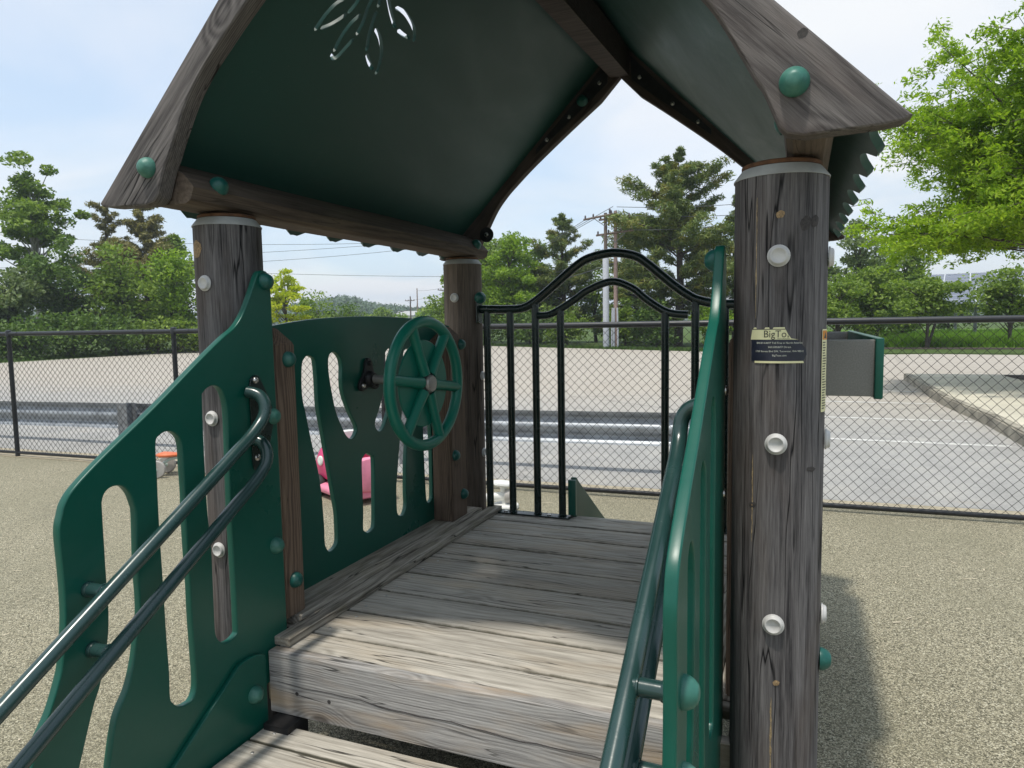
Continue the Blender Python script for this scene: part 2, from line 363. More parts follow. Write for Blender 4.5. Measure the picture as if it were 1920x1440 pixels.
M['galv'] = simple('galvanised_steel', (0.36,0.385,0.41), 0.50, 0.6, 0.5, 0.25, 7, 0.2, 40, 0.002)
M['galv_post'] = simple('dull_galvanised_post', (0.22,0.23,0.24), 0.6, 0.4, 0.5, 0.35, 14, 0.2, 40, 0.002)
M['counter'] = simple('speckled_grey_board', (0.255,0.245,0.225), 0.62, 0.0, 0.35, 0.20, 260, 0.3, 300, 0.0008)
M['sticker_y'] = simple('pale_yellow_label', (0.72,0.68,0.40), 0.4, 0, 0.4, 0.08, 60)
M['sticker_k'] = simple('dark_blue_label', (0.018,0.020,0.035), 0.35, 0, 0.5, 0.2, 60)
M['ink'] = simple('black_ink', (0.03,0.028,0.022), 0.5)
M['ink_w'] = simple('cream_ink', (0.62,0.62,0.52), 0.5)
M['ink_o'] = simple('orange_ink', (0.62,0.24,0.03), 0.5)
M['pink'] = simple('hot_pink_plastic', (0.72,0.055,0.20), 0.35)
M['pink_l'] = simple('light_pink_plastic', (0.80,0.26,0.38), 0.38)
M['pink_d'] = simple('deep_pink_plastic', (0.40,0.008,0.07), 0.4)
M['white_p'] = simple('white_plastic', (0.74,0.74,0.70), 0.4)
M['grey_tyre'] = simple('pale_grey_tyre', (0.40,0.38,0.35), 0.6)
M['orange'] = simple('orange_plastic', (0.70,0.17,0.06), 0.4)
M['coral'] = simple('coral_grip', (0.72,0.25,0.18), 0.5)
M['mint'] = simple('pale_mint_metal', (0.50,0.62,0.57), 0.4)
M['tyre'] = simple('black_rubber', (0.02,0.02,0.02), 0.7)
M['pole_wood'] = simple('utility_pole_wood', (0.15,0.115,0.095), 0.9, var=0.3)
M['pole_grey'] = simple('grey_conduit_sleeve', (0.44,0.46,0.50), 0.6)
M['pole_pink'] = simple('copper_toned_pole', (0.33,0.235,0.205), 0.8, var=0.25)
M['cable'] = simple('power_cable', (0.10,0.105,0.11), 0.6)
M['solar'] = simple('solar_glass', (0.13,0.145,0.19), 0.3, 0.0, 0.6, 0.1, 1)
M['solar_frame'] = simple('panel_frame', (0.65,0.67,0.68), 0.4, 0.5)
M['bark'] = simple('tree_bark', (0.085,0.070,0.055), 0.95, var=0.35, vscale=9, bump=0.8, bscale=30, bd=0.01)
M['bark_pale'] = simple('pale_bark', (0.30,0.29,0.25), 0.9, var=0.25, vscale=9, bump=0.6, bscale=30, bd=0.01)
M['roof_far'] = simple('far_roof', (0.42,0.42,0.42), 0.9)
M['wall_far'] = simple('far_wall', (0.55,0.54,0.50), 0.9)
M['window_far'] = simple('far_window', (0.06,0.07,0.09), 0.2)
M['insul'] = simple('dark_insulator', (0.06,0.045,0.05), 0.4)
M['lichen'] = simple('lichened_edge', (0.13,0.125,0.07), 0.9, var=0.5, vscale=50)

def ground_rubber():
    m = newmat('bonded_rubber_surface'); s = NT(m); p = s.pos()
    vc = s.n('ShaderNodeTexVoronoi'); s.l(p, vc.inputs['Vector']); vc.inputs['Scale'].default_value = 230.0
    k = s.sepv(vc.outputs['Color'])
    col = s.ramp(k[0], [(0.0,(0.07,0.066,0.042)),(0.22,(0.17,0.157,0.105)),(0.45,(0.33,0.30,0.205)),(0.7,(0.45,0.405,0.28)),(0.9,(0.62,0.565,0.41)),(1.0,(0.74,0.70,0.54))])
    big = s.noise(p, 1.1, 5, 0.6); mid = s.noise(p, 60.0, 3, 0.6)
    col = s.mix(s.mapr(big, 0.35, 0.7, 0.0, 0.40, True), col, (0.28,0.262,0.175,1))
    sp = s.noise(p, 0.45, 6, 0.7, 0.8); col = s.mix(s.mapr(sp, 0.56, 0.72, 0.0, 0.30, True), col, (0.17,0.165,0.12,1))
    sp2 = s.noise(p, 2.7, 5, 0.7, 0.3); col = s.mix(s.mapr(sp2, 0.60, 0.74, 0.0, 0.25, True), col, (0.52,0.46,0.33,1))
    mm = s.mapr(mid, 0.3, 0.7, 0.82, 1.22)
    col = s.mix(1.0, col, s.comb(mm, mm, mm), 'MULTIPLY')
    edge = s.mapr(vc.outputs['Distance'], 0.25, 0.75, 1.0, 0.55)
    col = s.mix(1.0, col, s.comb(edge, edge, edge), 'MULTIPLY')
    h = s.math('ADD', s.math('MULTIPLY', vc.outputs['Distance'], -1.0), s.math('MULTIPLY', mid, 0.8))
    s.bsdf(col, 0.85, 0.3, nrm=s.bump(h, 0.9, 0.003)); return m
def ground_asphalt():
    m = newmat('worn_lot_asphalt'); s = NT(m); p = s.pos()
    vc = s.n('ShaderNodeTexVoronoi'); s.l(p, vc.inputs['Vector']); vc.inputs['Scale'].default_value = 90.0
    k = s.sepv(vc.outputs['Color'])[0]
    big = s.noise(p, 0.25, 5, 0.6); mid = s.noise(p, 2.2, 6, 0.65); y = s.sepv(p)[1]
    far = s.mapr(s.math('ADD', y, s.math('MULTIPLY', s.math('SUBTRACT', big, .5), 3.0)), 8.5, 15.0, 0.0, 1.0, True)
    near = s.ramp(mid, [(0.25,(0.29,0.285,0.27)),(0.5,(0.38,0.37,0.35)),(0.75,(0.45,0.43,0.39))])
    farc = s.ramp(mid, [(0.25,(0.39,0.35,0.295)),(0.5,(0.45,0.405,0.345)),(0.8,(0.50,0.46,0.40))])
    col = s.mix(far, near, farc)
    col = s.mix(s.mapr(k, 0, 1, 0.0, 0.28), col, (0.14,0.14,0.14,1))
    st = s.mapr(s.noise(p, 0.9, 4, .7), 0.60, 0.75, 0.0, 0.35, True)
    col = s.mix(st, col, (0.36,0.28,0.19,1))
    cv = s.n('ShaderNodeTexVoronoi', feature='DISTANCE_TO_EDGE'); s.l(s.vadd(p, s.comb(s.math('MULTIPLY', mid, 0.8), s.math('MULTIPLY', big, 1.0), 0.0)), cv.inputs['Vector']); cv.inputs['Scale'].default_value = 0.28
    ck = s.mapr(cv.outputs['Distance'], 0.0, 0.006, 0.45, 0.0)
    col = s.mix(ck, col, (0.09,0.09,0.085,1))
    s.bsdf(col, 0.85, 0.3, nrm=s.bump(k, 0.5, 0.004)); return m
def grassmat(name, a, b, sc_=3.0):
    m = newmat(name); s = NT(m); p = s.pos(); n1_ = s.noise(p, sc_, 5, 0.7); n2_ = s.noise(p, 40.0, 4, 0.7)
    c = s.mix(s.mapr(s.math('ADD', s.math('MULTIPLY', n1_, .5), s.math('MULTIPLY', n2_, .5)), 0.35, 0.65, 0, 1), a+(1,), b+(1,))
    s.bsdf(c, 0.9, 0.2, nrm=s.bump(n2_, 1.0, 0.05)); return m
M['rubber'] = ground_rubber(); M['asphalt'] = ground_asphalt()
M['lawn'] = grassmat('mown_lawn', (0.055,0.095,0.022), (0.10,0.15,0.035))
M['meadow'] = grassmat('bright_meadow', (0.10,0.20,0.018), (0.17,0.30,0.035))
M['concrete'] = simple('pale_concrete', (0.54,0.50,0.40), 0.85, var=0.16, vscale=1.3, bump=0.5, bscale=60, bd=0.004)
M['kerb'] = simple('worn_kerb', (0.30,0.275,0.22), 0.9, var=0.45, vscale=2.5, bump=0.6, bscale=40, bd=0.006)
M['mulch'] = simple('brown_mulch', (0.050,0.034,0.027), 0.95, var=0.6, vscale=26, bump=1.0, bscale=40, bd=0.03)
M['sand'] = simple('sandy_edging', (0.47,0.40,0.28), 0.95, var=0.3, vscale=20, bump=0.6, bscale=90, bd=0.006)
M['paint'] = simple('worn_white_paint', (0.60,0.59,0.56), 0.7, var=0.22, vscale=9)
def leafmat(name, a, b, c3, trans=0.35, spots=None):
    m = newmat(name); s = NT(m); rr = s.n('ShaderNodeNewGeometry').outputs['Random Per Island']; o = s.pos()
    n_ = s.noise(o, 0.55, 3, 0.6)
    col = s.ramp(rr, [(0.0, a), (0.5, b), (1.0, c3)])
    col = s.mix(s.mapr(n_, 0.3, 0.7, 0.0, 0.45, True), col, tuple(a)+(1,))
    if spots is not None: col = s.mix(s.mapr(s.noise(o, 1.3, 2), 0.52, 0.66, 0.0, 0.75, True), col, tuple(spots)+(1,))
    d = s.n('ShaderNodeBsdfPrincipled'); s.l(col, d.inputs['Base Color']); d.inputs['Roughness'].default_value = 0.55; d.inputs['Specular IOR Level'].default_value = 0.3
    t = s.n('ShaderNodeBsdfTranslucent'); s.l(s.mix(1.0, col, (1.25,1.35,0.7,1), 'MULTIPLY'), t.inputs['Color'])
    ms = s.n('ShaderNodeMixShader'); ms.inputs[0].default_value = trans; s.l(d.outputs[0], ms.inputs[1]); s.l(t.outputs[0], ms.inputs[2])
    out = s.n('ShaderNodeOutputMaterial'); s.l(ms.outputs[0], out.inputs[0]); return m
M['leaf_mid'] = leafmat('mid_green_leaves', (0.105,0.175,0.028), (0.185,0.273,0.041), (0.316,0.414,0.070))
M['leaf_grey'] = leafmat('grey_green_leaves', (0.110,0.155,0.060), (0.169,0.229,0.090), (0.280,0.330,0.143))
M['leaf_bright'] = leafmat('bright_green_leaves', (0.120,0.206,0.019), (0.213,0.330,0.030), (0.352,0.478,0.061), 0.45)
M['leaf_lime'] = leafmat('lime_leaves', (0.330,0.396,0.017), (0.462,0.528,0.022), (0.620,0.620,0.055), 0.45)
M['leaf_honey'] = leafmat('fresh_feathery_leaves', (0.146,0.249,0.017), (0.274,0.416,0.028), (0.469,0.600,0.055), 0.5)
M['needle'] = leafmat('pine_needles', (0.086,0.138,0.041), (0.155,0.209,0.050), (0.265,0.297,0.081), 0.2, (0.287,0.253,0.054))
M['needle_brown'] = leafmat('browning_pine_needles', (0.149,0.149,0.050), (0.241,0.218,0.065), (0.356,0.299,0.100), 0.2)
M['leaf_dark'] = leafmat('dark_shrub_leaves', (0.065,0.121,0.027), (0.117,0.196,0.040), (0.190,0.276,0.059), 0.3)
M['leaf_far'] = leafmat('distant_wood_leaves', (0.078,0.124,0.072), (0.111,0.169,0.091), (0.156,0.215,0.117), 0.2)

# ------------------------------------------------------------------ ground, lot, pavement (setting)
def sheet(name, pts, z, mat, kind='structure', thick=0.0, sub=0):
    bm = bmesh.new(); vs = [bm.verts.new((p[0], p[1], z)) for p in pts]; f = bm.faces.new(vs)
    if f.normal.z < 0 or True:
        bm.normal_update()
        if f.normal.z < 0: f.normal_flip()
    if thick > 0:
        r_ = bmesh.ops.extrude_face_region(bm, geom=[f]); 
        for v in [g for g in r_['geom'] if isinstance(g, bmesh.types.BMVert)]: v.co.z -= thick
        bmesh.ops.recalc_face_normals(bm, faces=bm.faces[:])
        if sub: bmesh.ops.bevel(bm, geom=[e for e in bm.edges if abs(e.verts[0].co.z-z) < 1e-5 and abs(e.verts[1].co.z-z) < 1e-5], offset=0.02, segments=2, affect='EDGES')
    me = bpy.data.meshes.new(name); bm.to_mesh(me); bm.free()
    o = link_mesh(name, me, mat, None, 30 if thick else None); tag(o, kind=kind); return o
FA = Vector((-8.252, 5.205, 0)); FB = Vector((1.408, 5.589, 0)); FD = (FB-FA).normalized(); FN = Vector((-FD.y, FD.x, 0))
def fpt(s_, off=0.0, z=0.0): p = FA + FD*s_ + FN*off; return Vector((p.x, p.y, z))
sheet('ground', [(-1500,-1500),(1500,-1500),(1500,1500),(-1500,1500)], -0.030, M['lawn'])
a0 = fpt(-14, 0.30); a1 = fpt(24, 0.30)
sheet('parking_lot', [(a0.x,a0.y),(a1.x,a1.y),(18,32.5),(7.2,29.6),(4.6,30.3),(1.1,29.4),(-9.2,35.4),(-18.8,41),(-28,44),(-34.5,33.4),(-33.8,27),(-33.4,21),(-28,12)], -0.014, M['asphalt'])
b0 = fpt(-14, 0.10); b1 = fpt(24, 0.10)
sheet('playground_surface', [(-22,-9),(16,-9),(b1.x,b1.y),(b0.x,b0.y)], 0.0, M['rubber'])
c0 = fpt(-14, -0.06); c1 = fpt(3.2, -0.03)
sheet('sand_edging', [(c0.x,c0.y),(c1.x,c1.y),(fpt(5.5,.10).x,fpt(5.5,.10).y),(fpt(24,.11).x,fpt(24,.11).y),(fpt(24,.34).x,fpt(24,.34).y),(fpt(-14,.34).x,fpt(-14,.34).y)], 0.004, M['sand'])
for y0, y1, x1 in ((8.95,9.05,2.12),(10.93,11.03,2.14),(13.02,13.12,2.05),(15.1,15.2,2.05)):
    bm = bmesh.new()
    f = bm.faces.new([bm.verts.new(v) for v in ((-0.45,y0+.02,-.010),(x1,y0-.02,-.010),(x1,y1-.02,-.010),(-0.45,y1+.02,-.010))])
    bm_obj('parking_stripe', bm, M['paint'], None, None, 'structure')
sheet('pavement', [(2.36,7.2),(9,7.4),(9,18.0),(2.30,17.85),(2.22,13.0),(2.36,10.6)], 0.130, M['concrete'], 'structure', 0.16)
def kerbseg():
    pts = [(2.24,7.2),(2.24,9.0),(2.24,10.62),(2.10,12.9),(2.16,17.95)]; inn = [(2.36,7.2),(2.36,9.0),(2.355,10.6),(2.215,13.0),(2.295,17.9)]
    for i in range(4):
        for k in range(3 if i in (3,) else 1):
            n_ = 3 if i == 3 else 1; t0, t1 = k/n_, (k+1)/n_
            def L(P, Q, t): return (P[0]+(Q[0]-P[0])*t, P[1]+(Q[1]-P[1])*t)
            a, b, c, d = L(pts[i],pts[i+1],t0+.003), L(pts[i],pts[i+1],t1-.003), L(inn[i],inn[i+1],t1-.003), L(inn[i],inn[i+1],t0+.003)
            sheet('kerb_stone', [a,d,c,b], 0.136, M['kerb'], 'structure', 0.18, 1)
kerbseg()
sheet('mulch_bed', [(3.95,17.6),(9,17.9),(9,13.3),(5.0,14.5),(4.0,16.4)], 0.142, M['mulch'])
sheet('mulch_bed', [(2.95,10.75),(9,12.0),(9,7.4),(2.95,7.4)], 0.142, M['mulch'])
def pol(az, d): a = math.radians(az); return Vector((d*math.sin(a), d*math.cos(a), 0))
sheet('lawn', [pol(-2,31.0),pol(24,33),pol(24,36.5),pol(8,34.8),pol(-2,35)], -0.012, M['lawn'])
sheet('mulch_bed', [pol(1,35.0),pol(8,34.9),pol(24,36.6),pol(24,38.2),pol(8,36.9),pol(1,36.8)], -0.004, M['mulch'])
sheet('meadow', [pol(-4,36.9),pol(8,37.0),pol(24,38.3),pol(24,90),pol(-4,90)], -0.010, M['meadow'])

# grass blades on the meadow and lawn edge
def grass(name, n_, fn, h0, h1, mat, w=0.03):
    P = np.array([fn() for _ in range(n_)]); ang = NR.uniform(0, 6.283, n_); hh = NR.uniform(h0, h1, n_)
    dx = np.cos(ang)*w; dy = np.sin(ang)*w; le = NR.normal(0, .25, (n_,2))*hh[:,None]
    V = np.zeros((n_,3,3)); V[:,0,0]=P[:,0]-dx; V[:,0,1]=P[:,1]-dy; V[:,1,0]=P[:,0]+dx; V[:,1,1]=P[:,1]+dy; V[:,0,2]=V[:,1,2]=P[:,2]
    V[:,2,0]=P[:,0]+le[:,0]; V[:,2,1]=P[:,1]+le[:,1]; V[:,2,2]=P[:,2]+hh
    me = np_mesh(name, V.reshape(-1,3), 3, np.arange(3*n_))
    return link_mesh(name, me, mat, None, None, 'stuff')
M['blade'] = leafmat('grass_blades', (0.10,0.20,0.015), (0.17,0.32,0.02), (0.27,0.42,0.05), 0.4)
M['blade_d'] = leafmat('lawn_blades', (0.06,0.11,0.02), (0.09,0.16,0.03), (0.13,0.20,0.05), 0.3)
def _mead():
    v = pol(R.uniform(1, 15), 37.4+R.random()**1.6*26); return (v.x, v.y, -0.02)
tag(grass('meadow_grass', 22000, _mead, 0.2, 0.55, M['blade'], 0.035), 'bright green uncut grass behind the mulch strip', 'grass')
def _verge():
    v = pol(R.uniform(-58, -8), 1.0); t = R.random()
    E = [(-34.6,21),(-37,28),(-35.5,34),(-28,44.6),(-18.8,41.4),(-9.2,35.9),(-2,31.6)]
    i = R.randrange(len(E)-1); a, b = E[i], E[i+1]
    return (a[0]+(b[0]-a[0])*t+R.gauss(0,.3)*.6, a[1]+(b[1]-a[1])*t+abs(R.gauss(0,.7)), -0.02)
tag(grass('verge_grass', 16000, _verge, 0.05, 0.16, M['blade_d'], 0.03), 'short grass verge along the far edge of the lot', 'grass')

# litter on the rubber surface: dry twigs and pale chips (nobody could count them)
def litter():
    V = []; I = []
    for _ in range(420):
        x = R.uniform(-9, 5); y = R.uniform(1.2, 5.2); a = R.uniform(0, 6.28); L = R.uniform(.006, .022) if R.random() < .8 else R.uniform(.02,.05); w = R.uniform(.0012,.004)
        if L > .025: w = .0015
        c, s_ = math.cos(a), math.sin(a); k = len(V); z = .0045
        for u, v_, zz_ in ((-L,-w,0),(L,-w,.001),(L,w,.002),(-L,w,.0015)): V.append((x+u*c-v_*s_, y+u*s_+v_*c, z+zz_))
        I += [k,k+1,k+2,k+3]
    me = np_mesh('litter', np.array(V), 4, np.array(I)); o = link_mesh('litter', me, M['litter'], None, None, 'stuff')
    tag(o, 'dry twigs and pale chips scattered over the playground surface', 'litter')
M['litter'] = simple('dry_litter', (0.52,0.45,0.33), 0.9, var=.3)
litter()

# ------------------------------------------------------------------ trees
def leaf_cloud(centers, radii, n_per, size, flat=0.6, droop=0.0, rnd=NR, aspect=0.55, shell=0.35):
    """leaf-sized rhombs spread through ellipsoidal clumps -> verts, idx"""
    C = np.repeat(np.asarray(centers), n_per, axis=0); Rr = np.repeat(np.asarray(radii), n_per, axis=0); n_ = len(C)
    d = rnd.normal(size=(n_,3)); d /= np.linalg.norm(d, axis=1)[:,None]
    rad = rnd.uniform(0,1,n_)**shell
    P = C + d*rad[:,None]*Rr[:,None]*np.array([1,1,flat])
    nrm = rnd.normal(size=(n_,3)); nrm[:,2] = np.abs(nrm[:,2])+0.35; nrm /= np.linalg.norm(nrm,axis=1)[:,None]
    t = rnd.normal(size=(n_,3)); t[:,2] -= droop; t -= nrm*(t*nrm).sum(1)[:,None]; t /= np.linalg.norm(t,axis=1)[:,None]
    b = np.cross(nrm, t); L = size*rnd.uniform(.6,1.35,n_)[:,None]
    V = np.stack([P-t*L, P+b*L*aspect, P+t*L, P-b*L*aspect], 1).reshape(-1,3)
    return V
def limb(bm, p0, p1, r0, r1, n=6, seg=4, bend=0.12):
    p0 = Vector(p0); p1 = Vector(p1); L = (p1-p0).length; path = []; rad = []
    o1 = Vector((R.gauss(0,bend), R.gauss(0,bend), abs(R.gauss(0,bend))))*L
    for i in range(seg+1):
        t = i/seg; path.append(p0.lerp(p1, t)+o1*math.sin(math.pi*t)); rad.append(r0+(r1-r0)*t)
    tube_bm(bm, path, 0, n, False, True, rad)
def decid(name, loc, h, cr_, base, nclump, nleaf, size, mat, bark, label, cat='tree', group=None, clump=0.3, trunk_r=None, flat=0.6, droop=0.0, lean=(0,0), squash=1.0, topbias=0.0, shell=.35, multi=1):
    root = empty(name, loc); tag(root, label, cat, group)
    trunk_r = trunk_r or 0.018*h+0.03
    cz = (h+base)/2; rz = (h-base)/2
    cs = []; tries = 0
    while len(cs) < nclump and tries < nclump*40:
        tries += 1
        d = Vector((R.gauss(0,1), R.gauss(0,1), R.gauss(0,1))).normalized(); q = R.random()**0.45
        sh = 0.72+0.42*math.sin(3.1*math.atan2(d.y,d.x)+h*7)*math.cos(2.3*d.z+h*3)
        p = Vector((d.x*cr_*q*sh, d.y*cr_*q*sh, cz+d.z*rz*q*squash*(0.8+.25*R.random())))
        w_ = 1 - max(0, (p.z-cz)/rz)*topbias
        p.x *= w_; p.y *= w_
        p.x += lean[0]*(p.z/h); p.y += lean[1]*(p.z/h)
        cs.append(p)
    rr = [clump*cr_*R.uniform(.55,1.3) for _ in cs]
    V = leaf_cloud([tuple(c) for c in cs], rr, nleaf, size, flat, droop, shell=shell)
    me = np_mesh('crown', V, 4, np.arange(len(V))); link_mesh('crown', me, mat, root, None)
    bm = bmesh.new()
    for k in range(multi):
        off = Vector((R.gauss(0,.12), R.gauss(0,.12), 0)) if multi > 1 else Vector((0,0,0))
        top = Vector((lean[0]*.8, lean[1]*.8, cz+rz*0.45))+off*4
        limb(bm, off*0.3+Vector((0,0,-.05)), top, trunk_r/(multi**.5), trunk_r*0.3, 8, 6, 0.03)
    for c in cs:
        if R.random() < 0.75:
            t = max(0.15, min(0.92, (c.z-0.25*cr_)/h - 0.08)); st = Vector((lean[0]*t, lean[1]*t, min(c.z-0.1, h*t)))
            if st.z < base*0.5: st.z = base*.6
            limb(bm, st, c, trunk_r*0.32*(1-t*.6), trunk_r*0.06, 5, 4, 0.10)
    bm_obj('trunk', bm, bark, root, 60)
    return root
def pine(name, loc, h, cr_, base, label, mat, group=None, nwh=13, dens=60, size=0.17, prof=None, ragged=0.35, cat='tree'):
    root = empty(name, loc); tag(root, label, cat, group)
    bm = bmesh.new(); tr = 0.02*h+0.05
    tube_bm(bm, [(0,0,-.05),(R.gauss(0,.05),R.gauss(0,.05),h*.35),(R.gauss(0,.08),R.gauss(0,.08),h*.7),(0,0,h*.98)], 0, 8, False, True, [tr,tr*.75,tr*.42,tr*.06])
    C = []; RR = []
    for i in range(nwh):
        t = i/(nwh-1); z = base+(h-base)*t*0.97
        if prof: L0 = cr_*prof(t)
        else: L0 = cr_*(1-t)**0.6*(0.62+0.38*min(1,t*4+.2))*(.86+.2*math.sin(t*11+h))+0.14
        nb = R.choice((4,5,6)) if t < .85 else 4; a0_ = R.uniform(0,6.28)
        for k in range(nb):
            a = a0_+6.283*k/nb+R.gauss(0,.18); L = L0*R.uniform(1-ragged*1.4,1+ragged*.45); rise = 0.16+0.45*t+R.gauss(0,.13)
            zj = z+R.gauss(0,.45*(h-base)/nwh); p1 = Vector((math.cos(a)*L, math.sin(a)*L, zj+L*rise)); p0 = Vector((0,0,min(zj,h*.97)))
            limb(bm, p0, p1, tr*.28*(1-t*.8)+.008, .006, 4, 3, 0.05)
            ns = max(2, int(L/0.42)+1)
            for s_ in range(ns):
                u = 0.28+0.75*(s_+R.random()*.5)/ns
                if u > 1.03: continue
                q = p0.lerp(p1, u); side = Vector((-math.sin(a), math.cos(a), 0))
                q += side*R.gauss(0,.16)*L*.5*u+Vector((0,0,R.gauss(0.03,.05)))
                C.append(tuple(q)); RR.append(0.22+0.16*L*(0.35+0.5*R.random()))
    C.append((0,0,h-.05)); RR.append(.18)
    V = leaf_cloud(C, RR, dens, size, 0.55, -0.35, shell=.5, aspect=.2)
    me = np_mesh('crown', V, 4, np.arange(len(V))); link_mesh('crown', me, mat, root, None)
    bm_obj('trunk', bm, M['bark'], root, 60)
    return root
GR_L = 'trees crowding the far left edge of the lot'
def P2(az, d): v = pol(az, d); return (v.x, v.y, -0.02)
# left grove
decid('poplar_tree', P2(-55.4,52), 12.3, 3.3, 2.6, 84, 140, .135, M['leaf_mid'], M['bark_pale'], 'tall open-crowned tree with a pale trunk, leftmost and highest above the fence', group=GR_L, clump=.21, topbias=.35)
pine('pine_tree', P2(-51.3,56), 9.6, 4.2, 1.2, 'thin browning pine between the tall pale-trunked tree and the wooden post', M['needle_brown'], GR_L, 12, 70, .17, ragged=.5)
pine('pine_tree', P2(-49.1,55), 9.8, 4.4, 1.2, 'fuller olive-brown pine just left of the near left wooden post', M['needle_brown'], GR_L, 14, 105, .17, ragged=.3)
decid('spire_tree', P2(-47.0,53), 8.4, 1.5, 1.0, 46, 100, .12, M['leaf_mid'], M['bark'], 'narrow pointed green tree touching the left wooden post', group=GR_L, clump=.42, topbias=.75)
decid('willow_tree', P2(-57.4,47), 5.4, 2.6, .2, 60, 120, .12, M['leaf_grey'], M['bark'], 'grey-green rounded willow at the left edge of the picture', group=GR_L, clump=.32)
decid('broadleaf_tree', P2(-54.0,48), 6.6, 2.7, .1, 60, 110, .12, M['leaf_dark'], M['bark'], 'dark leafy tree under the tall open-crowned one', group=GR_L, clump=.32)
decid('broadleaf_tree', P2(-50.6,47.5), 6.4, 2.7, .1, 60, 110, .12, M['leaf_mid'], M['bark'], 'mid green rounded tree below the browning pines', group=GR_L, clump=.32)
decid('broadleaf_tree', P2(-47.3,47), 6.2, 2.4, .1, 56, 110, .12, M['leaf_bright'], M['bark'], 'bright green bushy tree right against the left wooden post', group=GR_L, clump=.34)
decid('broadleaf_tree', P2(-43.6,50), 7.5, 2.6, .3, 60, 110, .12, M['leaf_mid'], M['bark'], 'leafy tree peeping out on the right side of the left wooden post', group=GR_L, clump=.3)
decid('golden_tree', P2(-39.6,46), 5.1, 2.1, .5, 44, 100, .105, M['leaf_lime'], M['bark'], 'yellow-green young tree standing alone above the slotted green panel', clump=.25, topbias=.55, flat=.35)
for i_, (az, d, h_, r_, mt, lb) in enumerate(((-59.2,44,2.6,2.0,'leaf_dark','dark hedge shrub at the far left under the willow'),(-56.4,43.5,2.3,2.0,'leaf_dark','low dark shrub below the tall pale-trunked tree'),
      (-53.8,44.5,2.4,2.2,'leaf_dark','low dark shrub between two fence posts, left one'),(-51.2,45,2.3,2.1,'leaf_dark','low dark shrub between two fence posts, right one'),(-48.6,45.5,2.4,2.0,'leaf_mid','green shrub just left of the second fence post'),
      (-46.2,45.5,2.3,1.9,'leaf_mid','green shrub hidden partly by the left wooden post'),(-42.2,47,3.2,2.0,'leaf_mid','shrub at the foot of the yellow-green tree, left side'),(-37.2,50,3.6,2.2,'leaf_mid','rounded shrub right of the yellow-green tree'),
      (-35.2,52,3.3,2.0,'leaf_dark','darker shrub above the middle of the slotted panel'),(-33.4,58,2.4,2.0,'leaf_mid','last low shrub before the distant hill view'))):
    decid('shrub', P2(az,d), h_, r_, -.1, 26, 95, .11, M[mt], M['bark'], lb, 'shrub', 'shrubs along the far side of the lot', clump=.42)
# centre
GR_C = 'trees behind the utility poles'
decid('maple_tree', P2(-23.9,52), 8.3, 3.1, .8, 90, 140, .12, M['leaf_mid'], M['bark'], 'tall green maple directly right of the rear wooden post', group=GR_C, clump=.28)
decid('maple_tree', P2(-22.2,47), 7.4, 2.8, .2, 90, 150, .12, M['leaf_bright'], M['bark'], 'bright green full maple behind the left gate bars', group=GR_C, clump=.28)
decid('maple_tree', P2(-26.4,55), 7.0, 2.6, .3, 60, 110, .12, M['leaf_mid'], M['bark'], 'maple mostly hidden behind the rear wooden post', group=GR_C, clump=.3)
pine('pine_tree', P2(-17.9,49), 8.6, 3.9, 1.0, 'pine with a pointed top left of the twin utility poles', M['needle'], GR_C, 13, 110, .15, ragged=.3)
decid('broadleaf_tree', P2(-20.0,50), 7.0, 2.5, .3, 70, 110, .12, M['leaf_mid'], M['bark'], 'green tree between the bright maple and the left pine', group=GR_C, clump=.3)
pine('pine_tree', P2(-12.2,47), 7.9, 3.6, .6, 'middle pine just right of the twin utility poles', M['needle'], GR_C, 12, 110, .15, ragged=.3)
pine('white_pine_tree', P2(-8.9,40), 10.2, 4.1, 1.7, 'largest white pine with plumed branches rising above the gate', M['needle'], GR_C, 16, 120, .15, prof=lambda t: (0.55+0.62*math.sin(min(1,t*1.9)*math.pi*.62))*(1-t)**.62*1.05+.05, ragged=.38)
pine('white_pine_tree', P2(-4.6,44), 8.4, 3.2, .8, 'white pine half hidden by the near right wooden post', M['needle'], GR_C, 13, 80, .15, ragged=.35)
decid('broadleaf_tree', P2(-15.3,50), 5.6, 2.6, .1, 46, 110, .12, M['leaf_mid'], M['bark'], 'low green tree behind the feet of the utility poles', group=GR_C, clump=.34)
for az, d, h_, r_, mt, lb in ((-10.6,38.6,2.5,1.5,'leaf_dark','dark round bush left of the big pine trunk'),(-13.0,42,2.6,1.8,'leaf_mid','green bush right of the utility pole feet'),(-17.6,44,2.8,2.0,'leaf_mid','green bush left of the utility pole feet'),
      (-20.6,44.5,2.6,2.0,'leaf_dark','dark bush below the bright maple'),(-24.2,46,2.6,2.0,'leaf_dark','dark bush next to the rear wooden post'),(-6.2,38,2.4,1.5,'leaf_bright','bright bush right of the big pine trunk')):
    decid('shrub', P2(az,d), h_, r_, -.1, 26, 110, .10, M[mt], M['bark'], lb, 'shrub', 'bushes under the centre trees', clump=.42)
